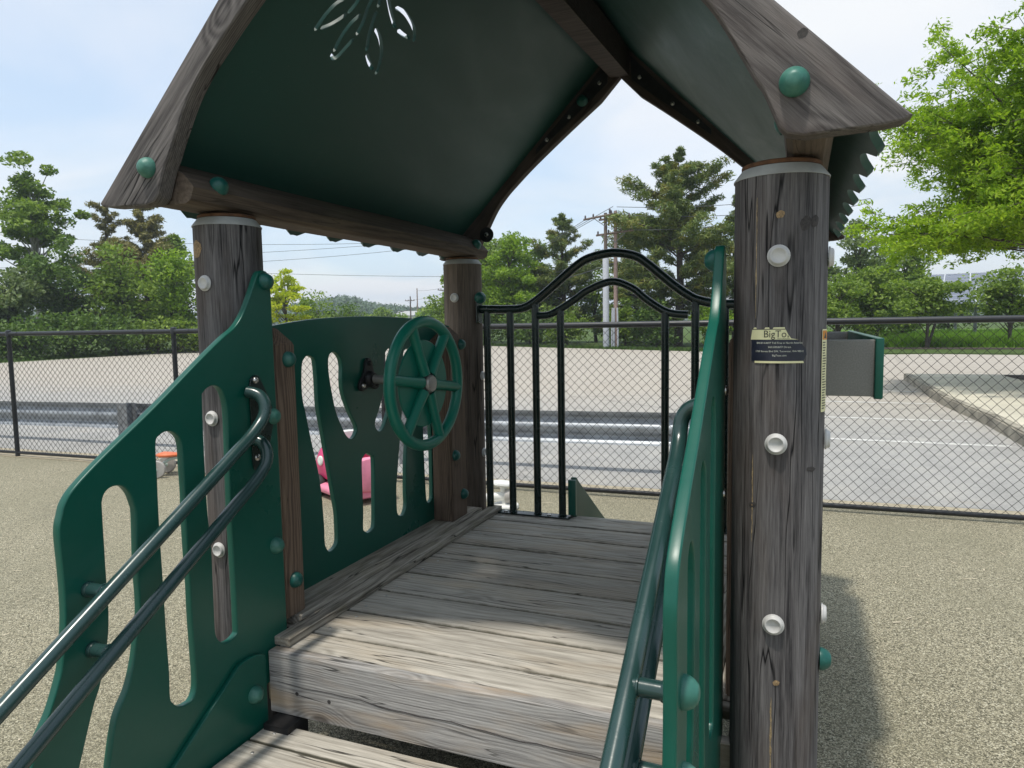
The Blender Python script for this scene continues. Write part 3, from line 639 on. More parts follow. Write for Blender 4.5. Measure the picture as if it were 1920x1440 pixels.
# right
GR_R = 'trees behind the right side of the lot'
decid('broadleaf_tree', P2(3.9,47), 7.3, 2.6, .2, 80, 120, .11, M['leaf_grey'], M['bark'], 'dense tree right beside the near right wooden post', group=GR_R, clump=.26)
decid('broadleaf_tree', P2(0.6,46), 6.2, 2.6, .2, 60, 110, .11, M['leaf_mid'], M['bark'], 'tree hidden behind the near right wooden post', group=GR_R, clump=.28)
decid('broadleaf_tree', P2(6.7,49), 5.9, 2.5, .2, 80, 110, .11, M['leaf_mid'], M['bark'], 'rounded tree left of the solar roof', group=GR_R, clump=.26)
decid('broadleaf_tree', P2(5.0,41), 4.6, 2.4, .1, 70, 120, .10, M['leaf_mid'], M['bark'], 'lower bushy tree above the grey counter box', group=GR_R, clump=.28)
decid('lawn_tree', P2(8.15,37.2), 3.35, 2.1, 1.15, 50, 120, .085, M['leaf_mid'], M['bark'], 'small low tree with a forked trunk in the mulch strip, left of two', group='small trees in the mulch strip', clump=.27, trunk_r=.10, flat=.5, multi=2)
decid('lawn_tree', P2(12.9,38.6), 3.5, 2.3, 1.15, 54, 120, .085, M['leaf_mid'], M['bark'], 'small low tree in the mulch strip at the right edge', group='small trees in the mulch strip', clump=.27, trunk_r=.10, flat=.5, multi=2)
decid('lawn_tree', P2(2.6,36.8), 3.3, 2.0, .7, 50, 110, .085, M['leaf_mid'], M['bark'], 'small tree behind the near right wooden post, at the mulch strip', group='small trees in the mulch strip', clump=.28, trunk_r=.10, flat=.5)
for az, d, h_, r_, lb_ in ((9.5,78,5.2,4.0,'far tree behind the solar roof, left of three'),(13.0,80,5.6,4.5,'far tree behind the solar roof, middle of three'),(16.5,82,5.4,4.5,'far tree behind the solar roof, right of three'),(5.5,75,5.5,4.0,'far tree behind the lower bushy tree on the right')):
    decid('broadleaf_tree', P2(az,d), h_, r_, -.2, 60, 100, .17, M['leaf_mid'], M['bark'], lb_, group=GR_R, clump=.3)
# big feathery tree in the kerbed island
def feathery():
    root = empty('honeylocust_tree', (5.35, 14.9, 0.13)); tag(root, 'large fresh green feathery-leaved tree arching in from the right edge', 'tree')
    bm = bmesh.new(); C = []; RR = []; T0 = Vector((-.1,.05,1.9))
    limb(bm, (0,0,-.05), T0, .17, .13, 10, 5, .02)
    tips = []
    while len(tips) < 190:
        d = Vector((R.gauss(0,1), R.gauss(0,1), R.gauss(0,1))).normalized()
        if d.z < -.55: continue
        q = R.uniform(.45,1.0)**.6; wob = 1+.13*math.sin(4*math.atan2(d.y,d.x)+2)+.10*math.sin(7*d.z+3*d.x)
        rz_ = 3.15 if d.z > 0 else 3.1
        tips.append(Vector((d.x*4.2*q*wob-.25, d.y*3.7*q*wob, 4.05+d.z*rz_*q*wob)))
    for k, tp in enumerate(tips):
        mid = T0.lerp(tp, .5)+Vector((0,0,.45)); n_ = 8; path = []
        for i_ in range(n_+1):
            t = i_/n_; path.append(T0*(1-t)**2+mid*2*t*(1-t)+tp*t*t+Vector((R.gauss(0,.03),R.gauss(0,.03),0)))
        r0 = .055 if k % 6 == 0 else .022
        tube_bm(bm, path, 0, 5, False, True, [r0*(1-t/n_)+.003 for t in range(n_+1)])
        out_ = Vector((tp.x, tp.y, 0)).normalized()
        for w_ in (.72,.86,.97,1.0):
            for _q in range(3): C.append(tuple(path[int(w_*n_)]+Vector((R.gauss(0,.12),R.gauss(0,.12),R.gauss(0,.09))))); RR.append(R.uniform(.12,.24))
        for s_ in range(9):
            u = R.uniform(.62,1.0); q0 = path[int(u*n_)]; l2 = R.uniform(.35,.95)
            dv = (out_*R.uniform(.3,1.0)+Vector((R.gauss(0,.6),R.gauss(0,.6),R.uniform(-.35,.55)))).normalized()
            q1 = q0+dv*l2-Vector((0,0,.12*l2)); limb(bm, q0, q1, .009, .003, 3, 3, .10)
            for w_ in (.3,.55,.78,1.0):
                C.append(tuple(q0.lerp(q1,w_)+Vector((R.gauss(0,.05),R.gauss(0,.05),R.gauss(0,.03))))); RR.append(R.uniform(.12,.26))
    V = leaf_cloud(C, RR, 34, .047, .55, .55, aspect=.34, shell=.6)
    me = np_mesh('crown', V, 4, np.arange(len(V))); link_mesh('crown', me, M['leaf_honey'], root, None)
    bm_obj('trunk', bm, M['bark'], root, 60)
feathery()
decid('shrub', (4.75,16.4,.13), .75, .62, -.1, 20, 90, .035, M['leaf_mid'], M['bark'], 'small green shrub in the mulch bed at the right edge', 'shrub', clump=.4)

# far wooded hills
def hills():
    bm = bmesh.new(); n_ = 150; rows = []
    for k, (d, hh) in enumerate(((210,0.0),(260,4.2),(330,7.5),(420,9.0),(560,7.0))):
        row = []
        for i in range(n_+1):
            az = -75+i*120/n_; v = pol(az, d)
            prof = 1.0+0.55*math.exp(-((az+35.2)/2.0)**2)+.35*math.sin(az*.35+k)+.12*math.sin(az*2.1+k*2)
            row.append(bm.verts.new((v.x, v.y, -1.0 if k == 0 else hh*prof*.8+.8)))
        rows.append(row)
    for A, B in zip(rows[:-1], rows[1:]):
        for i in range(n_): bm.faces.new((A[i],A[i+1],B[i+1],B[i]))
    o = bm_obj('hills', bm, M['hillg'], None, 180); tag(o, kind='structure')
    C = []; RR = []
    for _ in range(2600):
        az = R.uniform(-44,-22); d = 215+R.random()**.8*260; v = pol(az, d)
        k = np.interp(d, (210,260,330,420,560), (-1,4.2,7.5,9.0,7.0))
        prof = 1.0+0.55*math.exp(-((az+35.2)/2.0)**2)+.2*math.sin(az*.35+2)
        C.append((v.x, v.y, max(0,k)*prof*.8+R.uniform(1.0,3.2))); RR.append(R.uniform(1.6,3.6))
    V = leaf_cloud(C, RR, 26, .75, .8)
    me = np_mesh('far_wood', V, 4, np.arange(len(V))); o = link_mesh('far_wood', me, M['leaf_far'], None, None, 'stuff')
    tag(o, 'distant wooded hillside seen between the posts', 'wood')
M['hillg'] = simple('wooded_slope', (0.055,0.085,0.05), 0.95, var=.3, vscale=.06)
hills()
for az, d, h_, r_, lb in ((-31.2,120,3.2,3.2,'far yellowish tree left of the distant twin poles'),(-28.8,95,3.4,2.6,'far light tree right of the distant twin poles'),(-27.5,80,4.0,2.6,'far olive tree left of the rear wooden post'),(-32.6,110,4.0,3.2,'far green tree at the right end of the shrubs')):
    decid('broadleaf_tree', P2(az,d), h_, r_, -.2, 36, 70, .22, M['leaf_bright'] if az in (-31.2,-28.8) else M['leaf_mid'], M['bark'], lb, group='far trees in the open view', clump=.34)
hr = empty('house', tuple(pol(-30.3,205)+Vector((0,0,1.6)))); hr.scale = (.7,.7,.7); tag(hr, 'tiny pale house far off in the open view between the posts', 'house')
box('wall', -4.2,4.2,-3,3,0,3.4, M['wall_far'], hr, 0.02); 
bm = bmesh.new(); vs = [bm.verts.new(v) for v in ((-4.6,-3.4,3.4),(4.6,-3.4,3.4),(4.6,3.4,3.4),(-4.6,3.4,3.4),(-4.6,0,5.2),(4.6,0,5.2))]
for f in ((0,1,5,4),(2,3,4,5),(0,4,3),(1,2,5),(3,2,1,0)): bm.faces.new([vs[i] for i in f])
bm_obj('roof', bm, M['roof_far'], hr, 20)
for x_ in (-2.6,0,2.6): box('window', x_-.5,x_+.5,-3.05,-2.98,1.2,2.4, M['window_far'], hr, 0)

# ------------------------------------------------------------------ utility poles and wires
def upole(loc, h, r, label, mat, group, arms, sleeve=None, cond=0):
    root = empty('utility_pole', loc); tag(root, label, 'utility pole', group)
    tube('pole', [(0,0,-.1),(0,0,h*.5),(0,0,h)], r, mat, root, 10, radii=[r,r*.85,r*.66])
    for z, x0, x1, sl in arms:
        bm = bmesh.new(); tube_bm(bm, [(x0,-.16,z-sl),(x1,-.16,z+sl)], .055, 4); bm_obj('crossarm', bm, M['pole_wood'], root, 30)
        for x_ in (x0+.1, (x0*2+x1)/3, (x0+2*x1)/3, x1-.1):
            if abs(x_) < .12: continue
            zz_ = z-sl+(x_-x0)/(x1-x0)*2*sl
            lathe('insulator', [(.03,0),(.055,.03),(.035,.07),(.055,.10),(.02,.16),(0,.17)], M['insul'], root, (x_,-.16,zz_+.05), n=8)
        tube('brace', [(x0*.55,-.12,z-.03),(0,-.12,z-.5)], .02, M['galv_post'], root, 5)
        tube('brace', [(x1*.55,-.12,z-.03),(0,-.12,z-.5)], .02, M['galv_post'], root, 5)
    if sleeve: lathe('conduit_sleeve', [(r*1.3,-.05),(r*1.3,sleeve),(r*1.1,sleeve+.05)], M['pole_grey'], root, (0,0,0), n=12)
    return root
UP = 'twin utility poles across the lot'
pA = upole((-9.55,36.9,0), 7.05, .13, 'left of the twin utility poles, wrapped in grey sleeve below', M['pole_wood'], UP, ((6.85,-1.15,.45,.10),), 4.85)
pB = upole((-9.07,37.1,0), 7.15, .13, 'right of the twin utility poles, reddish with double crossarms', M['pole_pink'], UP, ((6.75,-.85,.85,.03),(6.0,-1.0,1.0,.08)), None)
for x_ in (-.17,-.06,.15): tube('conduit', [(x_,-.2,-.02),(x_,-.18,.9),(x_*.8,-.16,2.1)], .05, M['pole_grey'], pB, 8)
for x_, z_ in ((-.3,6.45),(.35,6.5),(.42,6.3),(-.25,7.0)): lathe('fuse_cutout', [(.03,0),(.06,.04),(.045,.12),(.06,.2),(.02,.26),(0,.27)], M['insul'], pB, (x_,-.2,z_), n=8)
far1 = pol(-30.1,118); far2 = pol(-29.55,124); far3 = pol(-27.15,92)
upole(tuple(far1), 6.0, .14, 'distant left pole of the far pair seen over the slotted panel', M['pole_wood'], 'distant utility poles', ((5.3,-.9,.9,0),))
upole(tuple(far2), 7.6, .14, 'distant tallest pole of the far pair, with a red band', M['pole_pink'], 'distant utility poles', ())
upole(tuple(far3), 6.9, .13, 'distant pole next to the rear wooden post', M['pole_wood'], 'distant utility poles', ((5.7,-1.3,.1,-.08),))
def wire(p, q, sag, r, label):
    p = Vector(p); q = Vector(q); path = [p.lerp(q, t/14)-Vector((0,0,sag*4*(t/14)*(1-t/14))) for t in range(15)]
    o = tube('power_line', path, r, M['cable'], None, 5); tag(o, label, 'power line', 'power lines'); return o
wire((-9.15,36.9,7.35), far2+Vector((0,0,7.2)), 1.2, .016, 'topmost wire running left from the twin poles')
wire((-10.5,36.9,6.85), far3+Vector((-1,0,5.8)), .7, .016, 'second wire running left from the twin poles')
wire((-9.9,36.9,6.9), far1+Vector((.5,0,5.4)), .9, .016, 'third wire running left from the twin poles')
wire((-9.07,37.0,5.0), far3+Vector((0,0,4.6)), .45, .032, 'upper thick cable in front of the maples')
wire((-9.07,37.0,4.45), far3+Vector((0,0,4.1)), .5, .026, 'lower thick cable in front of the maples')
wire(far3+Vector((0,0,4.6)), far2+Vector((0,0,4.3)), .5, .045, 'upper thick cable of the open view')
wire(far3+Vector((0,0,4.1)), far1+Vector((0,0,3.9)), .5, .04, 'lower thick cable of the open view')
wire(far2+Vector((0,0,4.3)), pol(-37,150)+Vector((0,0,3.2)), .8, .05, 'upper thick cable sinking behind the shrubs')
wire(far1+Vector((0,0,3.9)), pol(-37,140)+Vector((0,0,2.6)), .8, .045, 'lower thick cable sinking behind the shrubs')
wire((-9.0,37.1,7.35), (3.0,41.0,8.0), .35, .016, 'topmost wire running right across the big pine')
wire((-8.2,37.1,6.85), (3.2,41.0,7.4), .35, .016, 'second wire running right across the big pine')
wire((-8.1,37.1,6.1), (3.2,41.0,7.2), .35, .016, 'lowest wire running right across the big pine')
for (z0_, z1_, s_, lb) in ((11.9,10.8,1.0,'faint high wire crossing the open sky, top one'),(9.2,11.2,.9,'faint high wire crossing the open sky, second'),(8.2,10.6,1.1,'faint high wire crossing the open sky, third'),(9.4,6.6,.6,'faint high wire crossing the open sky, lowest')):
    a_ = pol(-60,95); b_ = pol(-24,80); wire((a_.x,a_.y,z0_), (b_.x,b_.y,z1_), s_, .022, lb)

# ------------------------------------------------------------------ solar roof
def solar():
    c = pol(11.2, 56); root = empty('solar_canopy', tuple(c), math.radians(-11)); tag(root, 'tilted rows of blue-grey solar modules on a roof behind the feathery tree', 'solar roof')
    for (y0, z0_, nx, ny, ox) in ((0,1.9,8,4,-.2),(9.5,3.3,9,4,-1.5)):
        t = math.radians(17)
        for i in range(nx):
            for j in range(ny):
                bm = bmesh.new(); bx(bm, -.82,.82,-.49*1.0,.49*1.0,-.02,.02)
                o = bm_obj('solar_module', bm, M['solar'], root, None)
                s_ = (j-ny/2+.5)*1.02; o.location = (ox+(i-nx/2+.5)*1.72, y0+s_*math.cos(t), z0_+.8+s_*math.sin(t)); o.rotation_euler = (t,0,0)
                bm = bmesh.new()
                for (a,b,c_,d) in ((-.86,.86,-.51,-.485),(-.86,.86,.485,.51),(-.86,-.82,-.51,.51),(.82,.86,-.51,.51)): bx(bm, a,b,c_,d,-.025,.03)
                o2 = bm_obj('frame', bm, M['solar_frame'], o, None)
        bm = bmesh.new()
        for x_ in (-nx*.5, 0, nx*.5):
            tube_bm(bm, [(ox+x_*1.5,y0,-.1),(ox+x_*1.5,y0,z0_+.7)], .1, 6)
        tube_bm(bm, [(ox-nx*.86,y0,z0_+.7),(ox+nx*.86,y0,z0_+.7)], .09, 4)
        bm_obj('support', bm, M['galv_post'], root, 30)
solar()

# ------------------------------------------------------------------ chain-link fence
def chainfence():
    root = empty('chain_link_fence', tuple(fpt(0))); tag(root, 'black chain-link fence with round rails running behind the play structure', 'fence')
    rz = math.atan2(FD.y, FD.x); root.rotation_euler = (0,0,rz)       # local x along the fence
    S0, S1 = -9.0, 14.0
    for s0, s1 in ((S0,-4.6),(-4.6,0.5),(0.5,5.2),(5.2,9.0),(9.0,S1)):
        tube('top_rail', [(s0+.0006,0,1.372),(s1-.0006,0,1.372)], .0235, M['fence'], root, 12)
    tube('bottom_rail', [(S0,.0,.045),(S1,.0,.045)], .017, M['fence'], root, 10)
    for x_ in (-6.9,-4.5,-2.2,.13,2.47,4.83,7.9,10.4,12.8):
        tube('fence_post', [(x_,.0,-.05),(x_,.0,1.36)], .024, M['fence'], root, 12)
        lathe('post_cap', [(.030,0),(.031,.05),(.024,.066),(0,.072)], M['fence'], root, (x_,0,1.345), n=14)
    # diamond mesh of bent wires
    d = 0.0715; W = S1-S0; nx = int(W/(d/2)); zt, zb = 1.345, 0.052; nz = int((zt-zb)/(d/2)); V = []; I = []; r = .0025; base_ = 0
    zs = zb+np.arange(nz+1)*(zt-zb)/nz
    ring = [(math.cos(a), math.sin(a)) for a in (0.6, 2.7, 4.8)]
    for i in range(0, nx, 1):
        xs = S0+(i+((np.arange(nz+1)+i) % 2))*d/2
        jj = NR.normal(0,.0012,nz+1); yy = np.where((np.arange(nz+1)+i) % 2 == 0, .0013, -.0013)-.024
        pts = np.stack([xs+jj, yy, zs], 1)
        for (cx, cy) in ring: V.append(pts+np.array([cx*r, cy*r, 0]))
        k = np.arange(nz)
        for a in range(3):
            b = (a+1) % 3; A = base_+a*(nz+1); B = base_+b*(nz+1)
            I.append(np.stack([A+k, B+k, B+k+1, A+k+1],1).ravel())
        base_ += 3*(nz+1)
    me = np_mesh('wire_mesh', np.concatenate(V), 4, np.concatenate(I)); link_mesh('wire_mesh', me, M['wire'], root, None, 'stuff')
    bm = bmesh.new()
    for k in range(int(W/.6)):
        x_ = S0+.3+k*.6+R.gauss(0,.03)
        tube_bm(bm, [(x_+.024*0,.024*math.cos(a)-.001,1.372+.024*math.sin(a)) for a in np.linspace(0,6.0,9)], .0022, 5)
        tube_bm(bm, [(x_+.2,.016*math.cos(a)-.001,.045+.016*math.sin(a)) for a in np.linspace(0,6.0,7)], .002, 5)
    bm_obj('wire_tie', bm, M['fence'], root, None, 'stuff')
chainfence()

# ------------------------------------------------------------------ guardrail
def guardrail():
    root = empty('guardrail', tuple(fpt(0,.95)), math.atan2(FD.y, FD.x)); tag(root, 'galvanised W-beam guardrail along the near edge of the parking lot', 'guardrail')
    prof = [(0.0,.155),(.015,.152),(.020,.135),(.075,.105),(.083,.085),(.078,.066),(.02,.028),(.012,0),(.02,-.028),(.078,-.066),(.083,-.085),(.075,-.105),(.020,-.135),(.015,-.152),(0.0,-.155)]
    t = .005
    def beam(x0, x1, zc0, zc1):
        bm = bmesh.new(); rows = []
        for (x_, zc) in ((x0,zc0),(x1,zc1)):
            rows.append([bm.verts.new((x_, y+0.0, zc+z)) for y, z in prof]+[bm.verts.new((x_, y-t, zc+z)) for y, z in prof[::-1]])
        n_ = len(rows[0])
        for i in range(n_): bm.faces.new((rows[0][i],rows[0][(i+1)%n_],rows[1][(i+1)%n_],rows[1][i]))
        bm.faces.new(rows[0][::-1]); bm.faces.new(rows[1]); bm_obj('rail_beam', bm, M['galv'], root, 50)
    xs = [-7.0,-3.2,.8,4.62,8.15]
    zc = lambda x_: .345+x_*.0093
    for a, b in zip(xs[:-1], xs[1:]): beam(a+.004, b-.004, zc(a), zc(b))
    for x_ in (-3.15,.82,4.60,8.05):
        bm = bmesh.new()
        bx(bm, x_-.075,x_+.075,-.16,-.150,-.1,zc(x_)+.165); bx(bm, x_-.006,x_+.006,-.150,-.03,-.1,zc(x_)+.165); bx(bm, x_-.075,x_+.075,-.03,-.020,-.1,zc(x_)+.165)
        bm_obj('rail_post', bm, M['galv_post'], root, 30)
guardrail()

# ------------------------------------------------------------------ play structure
PS = empty('play_structure', (-0.845, 2.56, 0)); tag(PS, 'wooden play platform with log posts, green panels, handrails and arched gable roof', 'play structure')
PSM = Matrix.Translation((0.845, -2.56, 0))
def adopt(o, parent=PS):
    """parent o (built in world coordinates) under the structure or one of its parts, keeping its place"""
    o.parent = parent
    if parent is PS: o.matrix_parent_inverse = PSM
    return o
def sub(o, part):
    """sub-part: keep world place under a part that itself sits at its own location"""
    part_w = Matrix.Translation(part.location) @ part.rotation_euler.to_matrix().to_4x4()
    o.parent = part; o.matrix_parent_inverse = part_w.inverted(); return o
XC = -0.845
XL, XR, YF, YB, PR_ = -1.645, -0.045, 1.735, 3.386, 0.100
DOME = [(0,.0255),(.008,.0250),(.0150,.0225),(.0153,.0218),(.0205,.0172),(.0248,.0090),(.0262,.002),(.0262,0)][::-1]
DOMEs = [(r_*1.0, h) for r_, h in DOME]
def dome(pos, nrm, parent, mat='dome', sc_=1.0):
    o = lathe('bolt_cap', [(r_*sc_, h*sc_) for r_, h in DOMEs], M[mat], None, pos, nrm, 28, 50)
    return adopt(o) if parent is PS else sub(o, parent)
PLUG = [(.0235,0),(.0235,.003),(.0205,.0045),(.0195,.0075),(.0185,.0100),(.0160,.0112),(.0140,.0100),(.0125,.0080),(.006,.0062),(0,.006)]
def plug(pos, nrm, parent):
    o = lathe('hole_plug', PLUG, M['grey_plastic'], None, pos, nrm, 26, 50); return sub(o, parent)

# posts: slightly out-of-round logs with a collar and a rusty disc below the eave beam
def log(name, x, y, z0, z1, r, mat, seed):
    rr = random.Random(seed); bm = bmesh.new(); n_, nz = 56, 40; rows = []
    ph = [rr.uniform(0,6.28) for _ in range(8)]; cracks = [(rr.uniform(0,6.28), rr.uniform(.0,1.2), rr.uniform(.5,1.5), rr.uniform(.002,.0045)) for _ in range(4)]
    for j in range(nz+1):
        z = z0+(z1-z0)*j/nz; row = []
        for i in range(n_):
            a = 6.2832*i/n_
            q = r*(1-.003+.004*math.sin(2*a+ph[0]+z*.7)+.003*math.sin(5*a+ph[1]+z*1.3)+.0018*math.sin(11*a+ph[2]+z*2)+.0016*math.sin(23*a+ph[3]))
            for ca, cz0, cz1, cd in cracks:
                da = abs((a-ca-.03*math.sin(z*2+ph[4])+math.pi) % 6.2832-math.pi)
                if cz0 < z < cz1 and da < .07: q -= cd*(1-da/.07)*min(1, 6*min(z-cz0, cz1-z))
            row.append(bm.verts.new((q*math.cos(a), q*math.sin(a), z)))
        rows.append(row)
    for A, B in zip(rows[:-1], rows[1:]):
        for i in range(n_): bm.faces.new((A[i],A[(i+1)%n_],B[(i+1)%n_],B[i]))
    bm.faces.new(rows[0][::-1]); bm.faces.new(rows[-1])
    o = bm_obj(name, bm, mat, None, 60); o.location = (x, y, 0); return adopt(o)
posts = {}
for key, x, y, mt, sd in (('FL',XL,YF,'post',3),('FR',XR,YF,'post',5),('BL',XL,YB,'post_brown',8),('BR',XR,YB,'post_brown',9)):
    p = log('log_post', x, y, -.05, 1.708, PR_, M[mt], sd); posts[key] = p
    sub(lathe('collar', [(.1018,1.7055),(.1018,1.7085),(.085,1.7300),(.06,1.7300)], M['cap_ring'], None, (x,y,0), n=48), p)
    sub(lathe('cap_disc', [(.084,1.7312),(.085,1.733),(.085,1.7385),(.082,1.741),(0,1.742)], M['rust'], None, (x,y,0), n=48), p)
    for z in (1.533, 1.127, .72):
        if key != 'BR': plug((x, y-PR_-.0005, z), (0,-1,0), p)
        plug((x+PR_+.0005, y, z), (1,0,0), p)
PF = posts['FR']
# pale resin runs, small knots on the near log
def run(az, z0, z1, w, mat, seed):
    rr = random.Random(seed); bm = bmesh.new(); prev = None; n_ = 22
    for k in range(n_+1):
        z = z0+(z1-z0)*k/n_; t = k/n_; ww = w*(.25+rr.random())*math.sin(math.pi*min(1,max(0,t*.96+.02)))**.5; a = az+rr.gauss(0,.004)
        rad = PR_*1.0095
        A = bm.verts.new((rad*math.sin(a-ww/rad), -rad*math.cos(a-ww/rad), z)); B = bm.verts.new((rad*math.sin(a+ww/rad), -rad*math.cos(a+ww/rad), z))
        if prev: bm.faces.new((prev[0], prev[1], B, A))
        prev = (A, B)
    o = bm_obj('resin_run', bm, mat, None, 80); o.location = (XR, YF, 0); return sub(o, PF)
M['resin'] = simple('dried_resin', (0.30,0.22,0.12), 0.5, var=.5, vscale=120)
run(-.47, 1.40, 1.66, .0014, M['resin'], 2); run(-.50, .90, 1.10, .0016, M['resin'], 3); run(-.02, .36, .55, .0022, M['resin'], 4)
def knot(az, z, w, h, mat, post=PF, x=XR, y=YF):
    bm = bmesh.new(); n_ = 14; rad = PR_*1.0065; c = None
    ring0 = []; ring1 = []
    for k in range(n_):
        a = 6.283*k/n_; j = 1+.14*math.sin(2*a+z*20)+.07*math.sin(5*a+z*31)
        ring0.append(bm.verts.new((rad*math.sin(az+w*j*math.cos(a)/rad), -rad*math.cos(az+w*j*math.cos(a)/rad), z+h*j*math.sin(a))))
        ring1.append(bm.verts.new(((rad+.0006)*math.sin(az+.45*w*math.cos(a)/rad), -(rad+.0006)*math.cos(az+.45*w*math.cos(a)/rad), z+.45*h*math.sin(a))))
    for k in range(n_): bm.faces.new((ring0[k],ring0[(k+1)%n_],ring1[(k+1)%n_],ring1[k]))
    bm.faces.new(ring1)
    o = bm_obj('knot', bm, mat, None, 60); o.location = (x, y, 0); return sub(o, post)
M['knot_dark'] = simple('dark_knot', (0.050,0.044,0.042), 0.85, var=.5, vscale=150)
M['knot_tan'] = simple('tan_knot', (0.28,0.19,0.10), 0.8, var=.6, vscale=200)
knot(.02,1.620,.008,.009,M['knot_tan']); knot(.55,1.60,.012,.017,M['knot_dark']); knot(.78,1.605,.009,.014,M['knot_dark'])
knot(-.50,.985,.008,.009,M['knot_dark']); knot(-.50,.985,.0035,.005,M['knot_tan']); knot(.08,.585,.008,.006,M['knot_tan']); knot(.80,1.07,.012,.006,M['knot_dark'])
knot(-.35,1.635,.024,.030,M['knot_tan'],posts['FL'],XL,YF)

# maker's label on the near log, flat print bent round the log
def bend(name, me, az0, z0, rad, mat, parent):
    for v in me.vertices:
        u, w, t = v.co.x, v.co.y, v.co.z
        a = az0+u/PR_; v.co = ((rad+t)*math.sin(a), -(rad+t)*math.cos(a), z0+w)
    o = link_mesh(name, me, mat, None, None); o.location = (XR, YF, 0); return sub(o, parent)
def polymesh(name, pts):
    """filled outline finely cut in x so that it can be bent"""
    bm = bmesh.new(); bm.faces.new([bm.verts.new((p[0],p[1],0)) for p in pts])
    x0 = min(p[0] for p in pts); x1 = max(p[0] for p in pts); n_ = 18
    for k in range(1, n_):
        x_ = x0+(x1-x0)*k/n_; bmesh.ops.bisect_plane(bm, geom=bm.verts[:]+bm.edges[:]+bm.faces[:], plane_co=(x_,0,0), plane_no=(1,0,0))
    me = bpy.data.meshes.new(name); bm.to_mesh(me); bm.free(); return me
def text(name, body, size, x, y, az0, z0, mat, parent, rot=0.0, align='LEFT', sx=1.0, bold=0.0):
    cu = bpy.data.curves.new('t', 'FONT'); cu.body = body; cu.size = size; cu.align_x = align; cu.resolution_u = 3; cu.offset = bold
    ob = bpy.data.objects.new('t', cu); COL.objects.link(ob); dg = bpy.context.evaluated_depsgraph_get(); dg.update()
    me = bpy.data.meshes.new_from_object(ob.evaluated_get(dg)); bpy.data.objects.remove(ob); bpy.data.curves.remove(cu); me.materials.clear()
    c, s_ = math.cos(rot), math.sin(rot)
    for v in me.vertices:
        u, w = v.co.x*sx, v.co.y; v.co = (x+u*c-w*s_, y+u*s_+w*c, 0)
    return bend(name, me, az0, z0, PR_*1.0195, mat, parent)
AZ, Z0 = 0.02, 1.342; RS = PR_*1.013
lab = bend('label', polymesh('label', [(-.058,.012),(-.058,-.034),(.052,-.034),(.060,-.020),(.058,-.008),(.046,.004),(.038,.010),(.020,.0145),(-.058,.012)][:-1]), AZ, Z0, RS, M['sticker_k'], PF); lab['label'] = 'torn dark lower half of the maker label'
bend('label', polymesh('label', [(-.060,.0125),(-.0565,.034),(.014,.034),(.020,.022),(.026,.0145),(.041,.0125)]), AZ, Z0, RS+.0002, M['sticker_y'], PF)['label'] = 'torn pale yellow upper half of the maker label'
bend('label', polymesh('label', [(-.050,-.034),(.052,-.034),(.0535,-.0385),(-.050,-.0385)]), AZ, Z0, RS+.0002, M['sticker_y'], PF)
for a_, b_ in ((-.054,-.046),(-.029,-.018),(-.012,.013)): bend('label', polymesh('label', [(a_,.0355),(b_,.0355),(b_-.001,.039),(a_+.002,.039)]), AZ, Z0, RS+.0002, M['sticker_y'], PF)
bend('print', polymesh('print', [(-.0565,.0342),(.014,.0342),(.014,.0352),(-.0565,.0352)]), AZ, Z0, RS+.0004, M['ink'], PF)
text('print', 'BigTo', .0215, -.031, .0175, AZ, Z0, M['ink'], PF, sx=.93)
text('print', ',', .0215, .0165, .0185, AZ, Z0, M['ink'], PF)
text('print', '-PLAYGROUND-', .0036, -.003, .0136, AZ, Z0, M['ink'], PF)
text('print', '800.814.8697 Toll Free in North America', .0056, .002, .0035, AZ, Z0, M['ink_w'], PF, align='CENTER')
text('print', '360.528.8697 Direct', .0056, .002, -.0055, AZ, Z0, M['ink_w'], PF, align='CENTER')
text('print', '1700 Barnes Blvd SW, Tumwater, WA 98512', .0054, .002, -.0145, AZ, Z0, M['ink_w'], PF, align='CENTER')
text('print', 'BigToys.com', .0056, .002, -.0235, AZ, Z0, M['ink_w'], PF, align='CENTER')
# upright warning strip on the right flank of the near log
AW = 1.24
wl = bend('warning_label', polymesh('warning_label', [(-.014,-.095),(.014,-.095),(.0155,-.092),(.0155,.084),(.014,.087),(-.014,.087),(-.0155,.084),(-.0155,-.092)]), AW, 1.288, RS, M['sticker_y'], PF)
bend('print', polymesh('print', [(-.0135,.064),(.0135,.064),(.0135,.084),(-.0135,.084)]), AW, 1.288, RS+.0004, M['ink_o'], PF)
bend('print', polymesh('print', [(-.008,.067),(.008,.067),(0,.081)]), AW, 1.288, RS+.0006, M['ink'], PF)
rr_ = random.Random(4)
for k in range(26):
    z_ = .057-k*.0058; w_ = rr_.uniform(.006,.011); bend('print', polymesh('print', [(-.012,z_),(-.012+w_*2,z_),(-.012+w_*2,z_+.0022),(-.012,z_+.0022)]), AW, 1.288, RS+.0004, M['ink'], PF)
dome((XR+PR_-.0005, YF, .612), (1,0,0), PS, 'dome')

